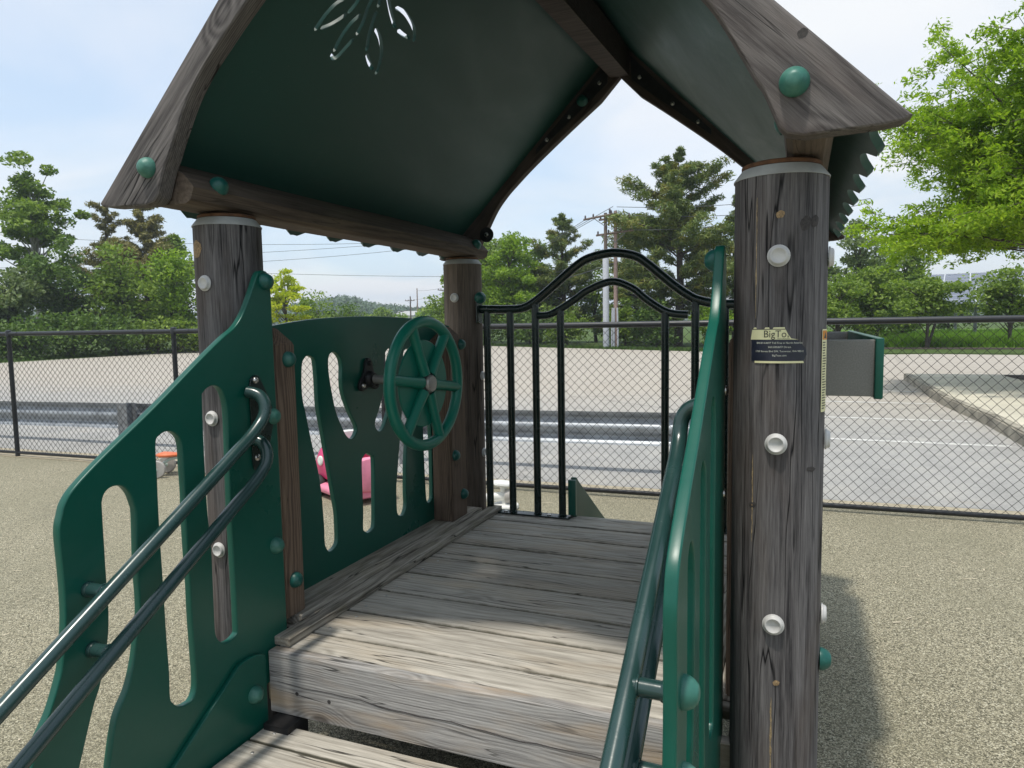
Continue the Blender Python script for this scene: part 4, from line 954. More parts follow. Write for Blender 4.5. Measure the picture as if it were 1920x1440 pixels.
# deck
DZ = 0.41
pl = [(1.7045,1.8135),(1.8225,2.0100),(2.019,2.2065),(2.215,2.411),(2.420,2.612),(2.621,2.817),(2.826,3.025),(3.034,3.228),(3.237,3.432)]
for i, (y0, y1) in enumerate(pl):
    bm = bmesh.new(); x0, x1 = -1.640, -0.050; rr = random.Random(50+i)
    if i == 0: x0, x1 = -1.49, -.2
    nx = 14; c = Vector(((x0+x1)/2, (y0+y1)/2, DZ-.019)); cup = rr.uniform(-.0012,.0016); tw = rr.uniform(-.0012,.0012)
    prof = [(-.5,-.019),(-.5,.0090),(-.493,.0135),(-.478,.0172),(-.455,.0188),(-.25,.0190),(0,.0190),(.25,.0190),(.455,.0188),(.478,.0172),(.493,.0135),(.5,.0090),(.5,-.019)]
    rows = []
    for j in range(nx+1):
        t = j/nx; xx = (x0+(x1-x0)*t)-c.x; row = []
        ew = [rr.gauss(0,.0009), rr.gauss(0,.0009)]
        for (a, h) in prof:
            yy = a*(y1-y0)+(ew[0] if a < 0 else ew[1])*(abs(a) > .4); hh = h+(cup*(4*a*a-.5) if h > 0 else 0)+tw*(t-.5)*2*a
            row.append(bm.verts.new((xx, yy, hh)))
        rows.append(row)
    n_ = len(prof)
    for A, B in zip(rows[:-1], rows[1:]):
        for k in range(n_): bm.faces.new((A[k],A[(k+1)%n_],B[(k+1)%n_],B[k]))
    bm.faces.new(rows[0][::-1]); bm.faces.new(rows[-1])
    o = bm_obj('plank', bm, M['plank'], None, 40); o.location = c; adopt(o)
    w_ = y1-y0
    for sx in ((-1.405,) if w_ < .13 else (-1.405, -1.402)):
        pass
    for q, (sx, sy) in enumerate(((-1.405,.22),(-1.39,.78),(-.30,.25),(-.29,.75))):
        if w_ < .13 and sy > .5: continue
        s_ = lathe('screw', [(.0052,-.001),(.0052,.0006),(.004,.0016),(.0015,.0010),(0,.0006)], M['zinc'], None, (sx+rr.gauss(0,.006), y0+w_*sy, DZ+.0002), n=10); sub(s_, o)
# side kerb strips
def longboard(x0, x1, y0, y1, z0, z1, mt, bev=.005):
    return adopt(box('side_board', x0, x1, y0, y1, z0, z1, M[mt], None, bev, 3))
longboard(-1.508,-1.448,1.700,3.395,DZ+.001,DZ+.028,'plank_y',.004)
longboard(-1.652,-1.512,1.838,3.285,DZ+.002,DZ+.040,'plank_y',.006)
longboard(-.242,-.182,1.700,3.395,DZ+.001,DZ+.028,'plank_y',.004)
# riser board, joists, lower step
adopt(box('riser_board', -1.500,-.190, 1.662,1.701, .216,.4095, M['riser'], None, .005, 3))
rb = [o for o in PS.children if o.name.startswith('riser_board')][0]
for x_, z_ in ((-1.396,.290),(-1.279,.287)):
    sub(lathe('bolt_hole', [(.0062,0),(.0062,.0004),(0,.0004)], M['knot_dark'], None, (x_,1.6618,z_), (0,-1,0), 14), rb)
adopt(tube('drying_crack', [(-1.47+.05*k, 1.6612, .318-.0011*k*1.0-.003*math.sin(k*.9)+.002*math.sin(k*2.3)) for k in range(25)], .0011, M['knot_dark'], None, 5, radii=[.0004+.0012*min(1,k/6)*(.6+.4*math.sin(k*1.7)**2) for k in range(25)]))
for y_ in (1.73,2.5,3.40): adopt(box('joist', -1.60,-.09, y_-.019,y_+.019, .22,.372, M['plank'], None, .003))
for x_ in (-1.56,-.13): adopt(box('joist', x_-.019,x_+.019, 1.76,3.37, .22,.372, M['plank_y'], None, .003))
for i, (y0, y1) in enumerate(((1.548,1.642),(1.352,1.541),(1.16,1.345))):
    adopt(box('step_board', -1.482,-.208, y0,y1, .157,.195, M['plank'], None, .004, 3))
    o = PS.children[-1]
    for x_ in (-1.43,-.26):
        for yy in ((y0+y1)/2,) if i == 0 else (y0+.045, y1-.045):
            s_ = lathe('screw', [(.0052,-.001),(.0052,.0006),(.004,.0016),(.0015,.0010),(0,.0006)], M['zinc'], None, (x_+R.gauss(0,.008), yy, .1953), n=10)
            adopt(s_)
for x_ in (-1.43,-.26):
    adopt(box('step_bracket', x_-.045,x_+.045, 1.60,1.695, .135,.214, M['black_iron'], None, .002))
    adopt(box('step_stringer', x_-.019,x_+.019, 1.17,1.60, .0,.156, M['plank_y'], None, .003))

# stair side panels (left one and its mirror)
STAIR_TOP = [(1.755,1.508),(1.747,1.56),(1.724,1.57),(1.703,1.561),(1.682,1.524),(1.642,1.453),(1.603,1.406),(1.548,1.372),(1.467,1.317),(1.309,1.204),(1.164,1.108),(1.088,1.052),(1.06,1.022),(1.049,0.995),(1.04,0.955),(1.042,0.87),(1.042,0.801),(1.039,0.746),(1.027,0.665),(1.015,0.625),(0.99,0.568),(0.962,0.526)]
STAIR_LEG1 = [(1.049,0.406),(1.091,0.523),(1.115,0.576),(1.14,0.669),(1.147,0.731),(1.147,0.77),(1.147,0.818),(1.148,0.975),(1.15,1.003),(1.16,1.021),(1.18,1.029),(1.204,1.024),(1.222,1.003),(1.232,0.974),(1.236,0.944),(1.231,0.82),(1.232,0.738),(1.229,0.685),(1.219,0.644),(1.205,0.582),(1.183,0.525),(1.153,0.481),(1.137,0.436),(1.12,0.362)]
S2 = [(1.307,1.113),(1.32,1.13),(1.342,1.137),(1.366,1.129),(1.385,1.101),(1.387,1.029),(1.388,0.961),(1.386,0.914),(1.386,0.817),(1.388,0.72),(1.387,0.621),(1.389,0.52),(1.389,0.436),(1.375,0.402),(1.35,0.398),(1.327,0.406),(1.311,0.424),(1.304,0.443),(1.306,0.511),(1.304,0.608),(1.304,0.725),(1.303,0.843),(1.303,0.936),(1.305,1.032)]
S3 = [(1.464,1.198),(1.47,1.226),(1.499,1.241),(1.528,1.233),(1.546,1.201),(1.552,1.145),(1.549,1.012),(1.546,0.873),(1.547,0.742),(1.548,0.636),(1.547,0.529),(1.542,0.51),(1.514,0.502),(1.488,0.51),(1.47,0.533),(1.465,0.57),(1.467,0.692),(1.468,0.792),(1.462,0.895),(1.461,1.014)]
def stair_outline():
    head = STAIR_TOP[:5]; rest = smo(STAIR_TOP[4:], 4)
    foot1 = [(.930,.43),(.905,.30),(.895,.15),(.895,.012),(1.00,.012),(1.005,.15),(1.022,.30)]
    leg = smo(STAIR_LEG1, 4)
    foot2 = [(1.112,.25),(1.11,.12),(1.11,.012),(1.25,.012),(1.66,.30),(1.76,.33),(1.760,.44)]
    hd = smo(STAIR_TOP[:5], 4)
    return hd+rest[1:]+smo(foot1[:4],3)+smo(foot1[4:],3)+leg+foot2
T_ = .022
def shift(pts, f): return [f(p) for p in pts]
for side in ('L', 'R'):
    xm = -1.505-T_/2 if side == 'L' else -.185+T_/2
    p = plate('stair_panel', stair_outline(), [sm(S2, 4), sm(S3, 4)], T_, .0035, M_yz(xm), M['hdpe'], None, 40); adopt(p)
    xi = -1.505 if side == 'L' else -.185; xo = xi-T_ if side == 'L' else xi+T_; sg = 1 if side == 'L' else -1
    for (y, z), mt in zip(((1.729,1.537),(1.734,1.126),(1.724,.722)), ('dome','dome_pale','dome_pale')): dome((xi, y, z), (sg,0,0), PS, mt)
    for (y, z) in ((1.10,.812),(1.10,.665)): dome((xo, y+(.13 if side == 'R' else 0)*0, z), (-sg,0,0), PS, 'dome_pale', 1.05)
    # overlapping stringer plate
    wedge = [(1.640,.405),(1.631,.414),(1.603,.424),(1.545,.427),(1.532,.422),(1.29,.262),(.99,.060),(.985,.014),(1.26,.014),(1.642,.014)]
    xw = xi+sg*(.0075+.0005)
    adopt(plate('stringer_plate', wedge, [], .015, .003, M_yz(xw), M['hdpe'], None, 40))
    dome((xi+sg*.0155, 1.586, .31), (sg,0,0), PS, 'dome_pale')
    # handrails: two tubes, each bent back to a bracket on the panel
    xr = -1.440 if side == 'L' else -.250
    br = [(1.700,1.235),(1.712,1.228),(1.760,1.11),(1.742,1.02),(1.700,.955),(1.655,.955),(1.640,.975),(1.650,1.21)]
    bw = adopt(plate('rail_bracket', sm([(1.668,1.258),(1.690,1.235),(1.735,1.13),(1.700,1.02),(1.668,.985),(1.640,.985),(1.640,1.10),(1.640,1.235)],4), [], .006, .0015, M_yz(xi+sg*.0035), M['gate'], None, 40))
    for (y, z) in ((1.662,1.243),(1.655,1.080),(1.655,1.012)):
        sub(lathe('bolt', [(.0105,0),(.0105,.0025),(.008,.006),(.0035,.0075),(.0035,.0050),(0,.0050)], M['steel'], None, (xi+sg*.0065,y,z), (sg,0,0), 18), bw)
    for k, (za, sl) in enumerate(((.808,.605),(.665,.615))):
        ys = 1.565; zs = za+sl*(ys-1.10)
        path = [(xr, .72, za+sl*(.72-1.10)), (xr, .90, za+sl*(-.20)), (xr, 1.3, za+sl*.20), (xr, ys-.06, zs-.06*sl), (xr, ys, zs), (xr, ys+.045, zs+.035), (xr, ys+.064, zs+.062),
                (xr-sg*.004, ys+.070, zs+.088), (xr-sg*.018, ys+.071, zs+.108), (xr-sg*.038, ys+.068, zs+.118), (xi+sg*.006, ys+.062, zs+.122)]
        hr_ = adopt(tube('handrail', catmull(path, 5), .0175, M['rail'], None, 20))
        st = tube('rail_standoff', [(xi+sg*.001, 1.098, za), (xr, 1.10, za)], .0155, M['rail'], None, 18); sub(st, hr_)
        wl_ = lathe('weld_collar', [(.0185,0),(.0188,.004),(.0165,.010)], M['rail'], None, (xi+sg*.001,1.098,za), (sg,0,0), 18); sub(wl_, hr_)
        w2 = tube('weld_bead', [(xr-sg*.0155, 1.10+.0165*math.cos(a), za+.0165*math.sin(a)) for a in np.linspace(0,6.283*15/16,16)], .0026, M['rail'], None, 6, True); sub(w2, hr_)
    zu, zl = .808-.38*.605, .665-.38*.615
    adopt(tube('rail_loop', catmull([(xr,.722,zu),(xr,.672,zu-.034),(xr,.650,(zu+zl)/2),(xr,.672,zl+.006),(xr,.722,zl)],6), .0175, M['rail'], None, 18))
    if side == 'R':
        for (y, z) in ((1.833,1.23),(1.814,.984)): adopt(lathe('bolt', [(.0115,0),(.0115,.002),(.009,.0055),(0,.0075)], M['steel'], None, (xo,y-.075,z), (1,0,0), 18))

# square timbers beside the left posts, and their caps
def block(x0, x1, y0, y1, z0, z1, zt):
    cx, cy = (x0+x1)/2, (y0+y1)/2; bm = bmesh.new()
    lo = [bm.verts.new((x-cx,y-cy,z0)) for x,y in ((x0,y0),(x1,y0),(x1,y1),(x0,y1))]; hi = [bm.verts.new((x-cx,y-cy,z1)) for x,y in ((x0,y0),(x1,y0),(x1,y1),(x0,y1))]
    q = .012; tp = [bm.verts.new((x-cx,y-cy,zt)) for x,y in ((cx-q,cy-q),(cx+q,cy-q),(cx+q,cy+q),(cx-q,cy+q))]
    bm.faces.new(lo[::-1]); bm.faces.new(tp)
    for k in range(4):
        bm.faces.new((lo[k],lo[(k+1)%4],hi[(k+1)%4],hi[k])); bm.faces.new((hi[k],hi[(k+1)%4],tp[(k+1)%4],tp[k]))
    bmesh.ops.bevel(bm, geom=bm.edges[:], offset=.004, segments=2, affect='EDGES')
    o = bm_obj('square_timber', bm, M['block'], None, 30); o.location = (cx,cy,0); return adopt(o)
block(-1.634,-1.530, 1.790,1.884, DZ+.041,1.345,1.397); block(-1.634,-1.530, 2.905,3.125, DZ+.041,1.345,1.400) if False else block(-1.634,-1.530, 2.985,3.145, DZ+.041,1.325,1.385)
block(-.160,-.056, 1.790,1.884, DZ+.041,1.345,1.397); block(-.160,-.056, 2.985,3.145, DZ+.041,1.325,1.385)
longboard(-.178,-.038,1.838,3.285,DZ+.002,DZ+.040,'plank_y',.006)
for (y, z) in ((1.848,1.295),(1.836,.569)): dome((-1.530,y,z), (1,0,0), PS)
for (y, z) in ((3.108,1.300),(3.020,.770),(3.102,.563)): dome((-1.530,y,z), (1,0,0), PS)

# slotted tree-pattern panel between the left posts
TA = [(2.05,1.259),(2.045,1.159),(2.063,1.08),(2.087,0.979),(2.116,0.875),(2.131,0.786),(2.136,0.72),(2.14,0.648),(2.139,0.597),(2.147,0.569),(2.166,0.551),(2.196,0.554),(2.218,0.574),(2.221,0.625),(2.219,0.689),(2.206,0.754),(2.184,0.862),(2.156,1.002),(2.135,1.104),(2.132,1.203),(2.126,1.274),(2.112,1.288),(2.086,1.295),(2.067,1.287)]
TB = [(2.204,1.277),(2.203,1.23),(2.215,1.162),(2.237,1.078),(2.268,1.019),(2.3,0.972),(2.334,0.954),(2.364,0.97),(2.37,0.998),(2.329,1.06),(2.292,1.134),(2.284,1.19),(2.288,1.244),(2.277,1.279),(2.245,1.301),(2.218,1.296)]
TC = [(2.398,0.848),(2.396,0.747),(2.396,0.643),(2.391,0.578),(2.403,0.561),(2.426,0.549),(2.457,0.554),(2.473,0.572),(2.48,0.667),(2.486,0.84),(2.468,0.863),(2.434,0.878),(2.41,0.868)]
yc = 2.437; mir = lambda pts: [(2*yc-p[0], p[1]) for p in pts]
E_ = [(2.915,1.20),(2.905,1.0),(2.908,.80),(2.915,.62),(2.922,.565),(2.942,.548),(2.965,.556),(2.978,.585),(2.982,.80),(2.975,1.0),(2.975,1.20),(2.960,1.235),(2.930,1.235)]
out = smo([(1.80,1.385),(1.914,1.405),(2.162,1.428),(2.515,1.437),(2.867,1.427),(3.06,1.41),(3.20,1.39)],4)+[(3.20,.455),(1.80,.455)]
adopt(plate('slotted_panel', out, [sm(TA,4), sm(TB,4), sm(TC,4), sm(mir(TA),4), sm(mir(TB),4), sm(E_,4)], .02, .003, M_yz(-1.645), M['hdpe'], None, 40))

adopt(plate('slotted_panel', out, [sm(TA,4), sm(TB,4), sm(TC,4), sm(mir(TA),4), sm(mir(TB),4), sm(E_,4)], .02, .003, M_yz(-.045), M['hdpe'], None, 40))
# steering wheel
WY, WZ, WX = 2.452, 1.168, -1.362
cast = [( .062*math.cos(a), .062*math.sin(a)) for a in (math.pi/2, math.pi/2+2.094, math.pi/2+4.189)]
tri = []
for k in range(3):
    a = math.pi/2+k*2.094
    for d_ in (-.5, 0, .5): tri.append((WY+.058*math.cos(a)+.022*math.cos(a+d_*2.2), WZ+.02+.058*math.sin(a)+.022*math.sin(a+d_*2.2)))
    am = a+1.047; tri.append((WY+.040*math.cos(am), WZ+.02+.040*math.sin(am)))
WB = adopt(plate('flange_bearing', sm(tri, 3), [], .014, .003, M_yz(-1.627), M['black_iron'], None, 40))
sub(lathe('bearing_boss', [(.034,0),(.033,.010),(.025,.018),(.025,.022),(.019,.023)], M['black_iron'], None, (-1.620,WY,WZ+.015), (1,0,0), 24), WB)
for k in range(3):
    a = math.pi/2+k*2.094; sub(lathe('bolt', [(.010,0),(.010,.004),(.007,.008),(0,.009)], M['steel' if k == 1 else 'black_iron'], None, (-1.620,WY+.058*math.cos(a),WZ+.02+.058*math.sin(a)), (1,0,0), 12), WB)
WS = adopt(tube('wheel_shaft', [(-1.60,WY,WZ+.015),(WX,WY,WZ)], .0185, M['shaft'], None, 18))
ws = bmesh.new(); RW = .243
tube_bm(ws, [(0, RW*math.cos(a), RW*math.sin(a)) for a in np.linspace(0,6.2832*63/64,64)], .0225, 14, True)
WH = bm_obj('steering_wheel', ws, M['wheel'], None, 60); WH.location = (WX,WY,WZ); WH.rotation_euler = (0, 0, math.radians(-4)); adopt(WH)
for k in range(6):
    a = math.radians(-8+60*k); q = Vector((0, math.cos(a), math.sin(a)))
    s_ = tube('spoke', [q*.040+Vector((.004,0,0)), q*.12+Vector((.002,0,0)), q*(RW-.006)], .02, M['wheel'], WH, 12, radii=[.024,.0205,.022])
hub = lathe('hub_disc', [(.170,-.016),(.172,-.012),(.168,-.008),(0,-.007)], M['wheel'], WH, (0,0,0), (1,0,0), 56)
lathe('hub_cap', [(.046,.006),(.046,.014),(.043,.018),(.036,.019),(0,.0195)], M['gate'], WH, (0,0,0), (1,0,0), 32)
lathe('hub_bolt', [(.034,.018),(.034,.026),(.030,.032),(.015,.035),(0,.036)], M['shaft'], WH, (0,0,0), (1,0,0), 32)

# barred gate at the far end
GT = [(-1.541,1.473),(-1.362,1.469),(-1.29,1.478),(-1.217,1.519),(-1.104,1.607),(-1.007,1.681),(-0.94,1.711),(-0.835,1.726),(-0.732,1.706),(-0.669,1.665),(-0.557,1.569),(-0.484,1.515),(-0.431,1.489),(-0.364,1.48)]
GA = [(-1.224,1.434),(-1.162,1.438),(-1.092,1.471),(-1.023,1.513),(-0.955,1.555),(-0.843,1.59),(-0.745,1.556),(-0.681,1.504),(-0.606,1.452),(-0.552,1.431),(-0.483,1.424)]
GY = 3.37
gp = [(x, GY, z) for x, z in GT]; gp = [(gp[0][0], GY, 1.473)]+gp[1:-1]+[(-.33,GY,1.470),(-.15,GY,1.470)]
gtr = adopt(tube('gate_rail', catmull(gp, 6), .0215, M['gate'], None, 18))
gar = adopt(tube('gate_rail', catmull([(x, GY, z) for x, z in GA], 6), .0185, M['gate'], None, 16))
def zat(path, x):
    for a, b in zip(path[:-1], path[1:]):
        if (a[0]-x)*(b[0]-x) <= 0 and abs(a[0]-b[0]) > 1e-6: return a[1]+(b[1]-a[1])*(x-a[0])/(b[0]-a[0])
    return 1.47
for i, x in enumerate((-1.503,-1.374,-1.237,-1.104,-.588,-.450,-.318,-.188)):
    zt = zat(GT, x) if i not in (3,4) else zat(GA, x)
    if i > 5: zt = 1.47
    b_ = adopt(tube('gate_bar', [(x,GY,DZ+.008),(x,GY,zt)], .0185, M['gate'], None, 16))
    sub(lathe('weld_collar', [(.0215,0),(.0225,.004),(.0185,.009)], M['gate'], None, (x,GY,DZ+.008), (0,0,1), 16), b_)
for x0, x1 in ((-1.532,-1.058),(-.632,-.16)):
    fp = adopt(box('gate_footplate', x0,x1, GY-.032,GY+.032, DZ+.0015,DZ+.008, M['gate'], None, .001))
    for x in (x0+.12, x0+.36): sub(lathe('bolt', [(.011,0),(.011,.004),(.008,.007),(0,.008)], M['steel'], None, (x,GY-.010,DZ+.008), (0,0,1), 10), fp)
gb = adopt(plate('gate_bracket', [(3.325,1.53),(3.395,1.53),(3.395,1.40),(3.325,1.40)], [], .006, .001, M_yz(-1.541), M['gate'], None, 40))
dome((-1.528,3.345,1.531), (.55,-.83,0), PS, 'dome', 1.15)

# slide leaving the platform through the gate
sw = [(3.396,.30),(3.396,.600),(3.404,.612),(3.418,.612),(3.445,.590),(3.94,.275),(4.30,.06),(4.34,.012),(4.05,.012),(3.60,.22)]
for x_ in (-1.055, -.555):
    q = adopt(plate('slide_side', sw, [], .03, .006, M_yz(x_), M['hdpe_sun'], None, 40))
    adopt(box('slide_lug', x_-.020,x_+.020, 3.372,3.394, .425,.605, M['hdpe'], None, .003))
bm = bmesh.new(); rows = []
for k in range(15):
    t = k/14; y = 3.44+.90*t; z = .385-.37*t
    rows.append([bm.verts.new((x, y, z+.012*abs(x+.805)/.2)) for x in (-1.04,-.92,-.805,-.69,-.57)])
for A, B in zip(rows[:-1], rows[1:]):
    for k in range(4): bm.faces.new((A[k],A[k+1],B[k+1],B[k]))
r_ = bmesh.ops.extrude_face_region(bm, geom=bm.faces[:])
for v in [g for g in r_['geom'] if isinstance(g, bmesh.types.BMVert)]: v.co.z -= .012
adopt(bm_obj('slide_bed', bm, M['hdpe_sun'], None, 60))

# right side: counter box on a green panel
adopt(plate('window_panel', [(1.80,.47),(3.30,.47),(3.30,1.44),(1.80,1.44)], [[(1.95,1.36),(3.17,1.36),(3.17,.95),(1.95,.95)]], .02, .003, M_yz(.046), M['hdpe'], None, 40))
CB = adopt(box('counter_box', .057,.193, 2.200,2.222, 1.178,1.337, M['counter'], None, .004, 3))
sub(box('end_board', .057,.193, 3.440,3.462, 1.178,1.337, M['counter'], None, .004, 3), CB)
sub(box('bottom_board', .057,.193, 2.222,3.440, 1.178,1.196, M['counter'], None, .002), CB)
sub(box('front_board', .193,.215, 2.190,3.470, 1.172,1.342, M['hdpe'], None, .005, 3), CB)

# roof: four arched rafters, ridge, eave beams, green sheets with scalloped eaves
def zout(dx): return 1.765+(1.02-dx)*1.015
inner = [(.800,1.765),(.772,1.835),(.755,1.862),(.724,1.920),(.675,2.005),(.62,2.072),(.565,2.125),(.454,2.222),(.26,2.375),(.10,2.495),(0.0,2.600)]
foot = [(.800,1.765),(.815,1.750),(.845,1.743),(.98,1.747),(1.012,1.751),(1.026,1.760)]
SL = math.atan(1.015)
def rafter(sgn, y0, y1, mt):
    """mesh in a frame whose local X runs along the board so the grain follows it"""
    pts = [(0.0, zout(0))]+[(d, zout(d)) for d in (.3,.6,1.0)]+foot[::-1][:-1]+smo(inner[:-1],4)+[inner[-1]]
    bm = bmesh.new(); ca, sa = math.cos(SL), math.sin(SL)
    def loc(d, z, y):      # along slope, across
        u = d*ca+(zout(0)-z)*sa; w = -d*sa+(zout(0)-z)*ca; return (u, y, w)
    n_ = len(pts); A = [bm.verts.new(loc(d,z,y0)) for d,z in pts]; B = [bm.verts.new(loc(d,z,y1)) for d,z in pts]
    bm.faces.new(A); bm.faces.new(B[::-1])
    for k in range(n_): bm.faces.new((A[k],B[k],B[(k+1)%n_],A[(k+1)%n_]))
    bm.normal_update()
    es = [e for e in bm.edges if abs(e.verts[0].co.y-e.verts[1].co.y) < 1e-6]
    bmesh.ops.bevel(bm, geom=es, offset=.008, segments=3, profile=.6, affect='EDGES')
    bmesh.ops.triangulate(bm, faces=[f for f in bm.faces if len(f.verts) > 4])
    o = bm_obj('rafter', bm, mt, None, 35)
    ex = Vector((sgn*ca, 0, -sa)); ey = Vector((0,1,0)); ez = Vector((-sgn*sa, 0, -ca))
    Mx = Matrix(((ex.x,ey.x,ez.x,XC),(ex.y,ey.y,ez.y,0),(ex.z,ey.z,ez.z,zout(0)),(0,0,0,1)))
    if sgn > 0:
        for v in o.data.vertices: v.co.y = -v.co.y          # keep the frame right-handed
        ey = Vector((0,-1,0)); Mx = Matrix(((ex.x,ey.x,ez.x,XC),(ex.y,ey.y,ez.y,0),(ex.z,ey.z,ez.z,zout(0)),(0,0,0,1)))
        bm2 = bmesh.new(); bm2.from_mesh(o.data); bmesh.ops.recalc_face_normals(bm2, faces=bm2.faces[:]); bm2.to_mesh(o.data); bm2.free()
    adopt(o); o.location = Mx.to_translation(); o.rotation_euler = Mx.to_euler(); return o
M['rafter_in'] = wood('dark_inner_rafter', (0.110,0.086,0.075), (0.040,0.032,0.029), 'x', (0.07,0.05,0.04), 0.4, 70, 0.5, 0.5, 1.1, 0.001)
for sgn in (-1, 1):
    rafter(sgn, 1.480, 1.532, M['rafter']); rafter(sgn, 3.552, 3.602, M['rafter_in'])
dome((-1.672,1.4795,1.842), (0,-1,0), PS, 'dome_pale', 1.08); dome((-.018,1.4795,1.842), (0,-1,0), PS, 'dome_pale', 1.06)
def k3(cx, cz, w, h):
    bm = bmesh.new(); n_ = 14; r0 = []; r1 = []
    for k in range(n_):
        a = 6.283*k/n_; j = 1+.15*math.sin(2*a+1)+.08*math.sin(5*a); r0.append(bm.verts.new((cx+w*j*math.cos(a),1.4795,cz+h*j*math.sin(a)))); r1.append(bm.verts.new((cx+.5*w*math.cos(a),1.4797+.0001,cz+.5*h*math.sin(a))))
    for k in range(n_): bm.faces.new((r0[k],r0[(k+1)%n_],r1[(k+1)%n_],r1[k]))
    bm.faces.new(r1); adopt(bm_obj('knot', bm, M['knot_dark'], None, 30))
k3(-0.005, 1.929, .0085, .010)
# roof sheets: local x along slope from ridge, local y = world y
def roof(sgn, holes):
    Lr = (1.012)*math.sqrt(1+1.015**2); pts = [(.013,1.536),(.013,3.549)]; n_ = 8; yb, yf = 3.549, 1.536
    ee = []
    npx = 8; pitch = (yb-yf)/npx
    for k in range(npx):
        y1 = yb-k*pitch; 
        ee += [(Lr, y1-.004),(Lr+.002,y1-.020),(Lr-.006,y1-.034)]+[(Lr-.006-.030*math.sin(math.pi*(j/7))**.7, y1-.034-(pitch-.068)*(j/7)) for j in range(1,7)]+[(Lr-.006,y1-pitch+.034),(Lr+.002,y1-pitch+.020)]
    ee += [(Lr, yf)]
    out_ = pts+ee
    ca, sa = math.cos(SL), math.sin(SL)
    # local (a,b,c) -> world: x = XC + sgn*a*ca + sgn*c*sa ; y=b ; z = zout0 - a*sa + c*ca
    off = -.004
    Mx = Matrix(((sgn*ca,0,sgn*sa,XC+sgn*sa*(-.0105+off)),(0,1,0,0),(-sa,0,ca,zout(0)+ca*(-.0105+off)),(0,0,0,1)))
    return adopt(cut_sheet('roof_sheet', out_, holes, .019, Mx, M['hdpe_roof']))
from mathutils.geometry import delaunay_2d_cdt
def inside(p, poly):
    c = False; n_ = len(poly)
    for i in range(n_):
        a, b = poly[i], poly[i-1]
        if (a[1] > p[1]) != (b[1] > p[1]) and p[0] < (b[0]-a[0])*(p[1]-a[1])/(b[1]-a[1])+a[0]: c = not c
    return c
def cut_sheet(name, outline, holes, t, Mx, mat):
    vs = []; es = []
    for pts in [outline]+list(holes):
        k = len(vs); vs += [Vector((p[0],p[1])) for p in pts]; es += [(k+i, k+(i+1) % len(pts)) for i in range(len(pts))]
    ov, oe, of, *_ = delaunay_2d_cdt(vs, es, [], 0, 1e-5)
    bm = bmesh.new(); bv = [bm.verts.new((v.x, v.y, -t/2)) for v in ov]
    for f in of:
        c = sum((ov[i] for i in f), Vector((0,0)))/len(f)
        if not inside(c, outline) or any(inside(c, h) for h in holes): continue
        bm.faces.new([bv[i] for i in f])
    bmesh.ops.delete(bm, geom=[v for v in bm.verts if not v.link_faces], context='VERTS')
    r_ = bmesh.ops.extrude_face_region(bm, geom=bm.faces[:])
    for v in [g for g in r_['geom'] if isinstance(g, bmesh.types.BMVert)]: v.co.z = t/2
    bmesh.ops.recalc_face_normals(bm, faces=bm.faces[:]); bmesh.ops.transform(bm, matrix=Mx, verts=bm.verts[:])
    return bm_obj(name, bm, mat, None, 40)
LEAF = [[(0.59,1.825),(0.603,1.827),(0.638,1.808),(0.681,1.799),(0.721,1.798)],[(0.71,1.817),(0.689,1.838),(0.665,1.855),(0.641,1.869)],[(0.569,1.879),(0.577,1.88),(0.603,1.88),(0.628,1.875)],[(0.617,1.922),(0.65,1.909),(0.69,1.905),(0.722,1.908),(0.747,1.913)],[(0.764,1.915),(0.771,1.93),(0.758,1.94),(0.722,1.949),(0.69,1.956)],[(0.551,1.927),(0.555,1.928),(0.589,1.934),(0.627,1.95),(0.668,1.957)],[(0.536,1.957),(0.54,1.958),(0.564,1.968)],[(0.584,1.976),(0.621,1.991),(0.661,2.013),(0.694,2.037)],[(0.708,2.053),(0.725,2.081),(0.738,2.116)],[(0.627,2.02),(0.642,2.059),(0.674,2.104),(0.716,2.132),(0.744,2.144)],[(0.524,1.979),(0.528,1.985),(0.555,2.029),(0.575,2.067),(0.585,2.09)],[(0.589,2.115),(0.591,2.147),(0.589,2.183)],[(0.536,2.044),(0.533,2.089),(0.545,2.146),(0.561,2.187),(0.585,2.212)]]
def slot(path, w=.0068):
    P = [Vector((a,b,0)) for a,b in path]; P = catmull(P, 4); Lh = []; Rh = []
    for i, p in enumerate(P):
        t = (P[min(i+1,len(P)-1)]-P[max(i-1,0)]).normalized(); nn = Vector((-t.y,t.x,0)); Lh.append(p+nn*w); Rh.append(p-nn*w)
    t0 = (P[0]-P[1]).normalized()*w; t1 = (P[-1]-P[-2]).normalized()*w
    q = Lh+[P[-1]+t1]+Rh[::-1]+[P[0]+t0]; return [(v.x,v.y) for v in q]
roof(-1, [slot(l) for l in LEAF]); roof(1, [])
def lb(name, prof, y0, y1, mt, z_at=lambda y: 0.0):
    bm = bmesh.new(); cx = sum(p[0] for p in prof)/len(prof); cz = sum(p[1] for p in prof)/len(prof); rows = []; n_ = 16
    for k in range(n_+1):
        y = y0+(y1-y0)*k/n_; rows.append([bm.verts.new((p[0]-cx, y-(y0+y1)/2, p[1]-cz+z_at(y))) for p in prof])
    m_ = len(prof)
    for A, B in zip(rows[:-1], rows[1:]):
        for k in range(m_): bm.faces.new((A[k],A[(k+1)%m_],B[(k+1)%m_],B[k]))
    bm.faces.new(rows[0][::-1]); bm.faces.new(rows[-1])
    o = bm_obj(name, bm, mt, None, 25); o.location = (cx,(y0+y1)/2,cz); return adopt(o)
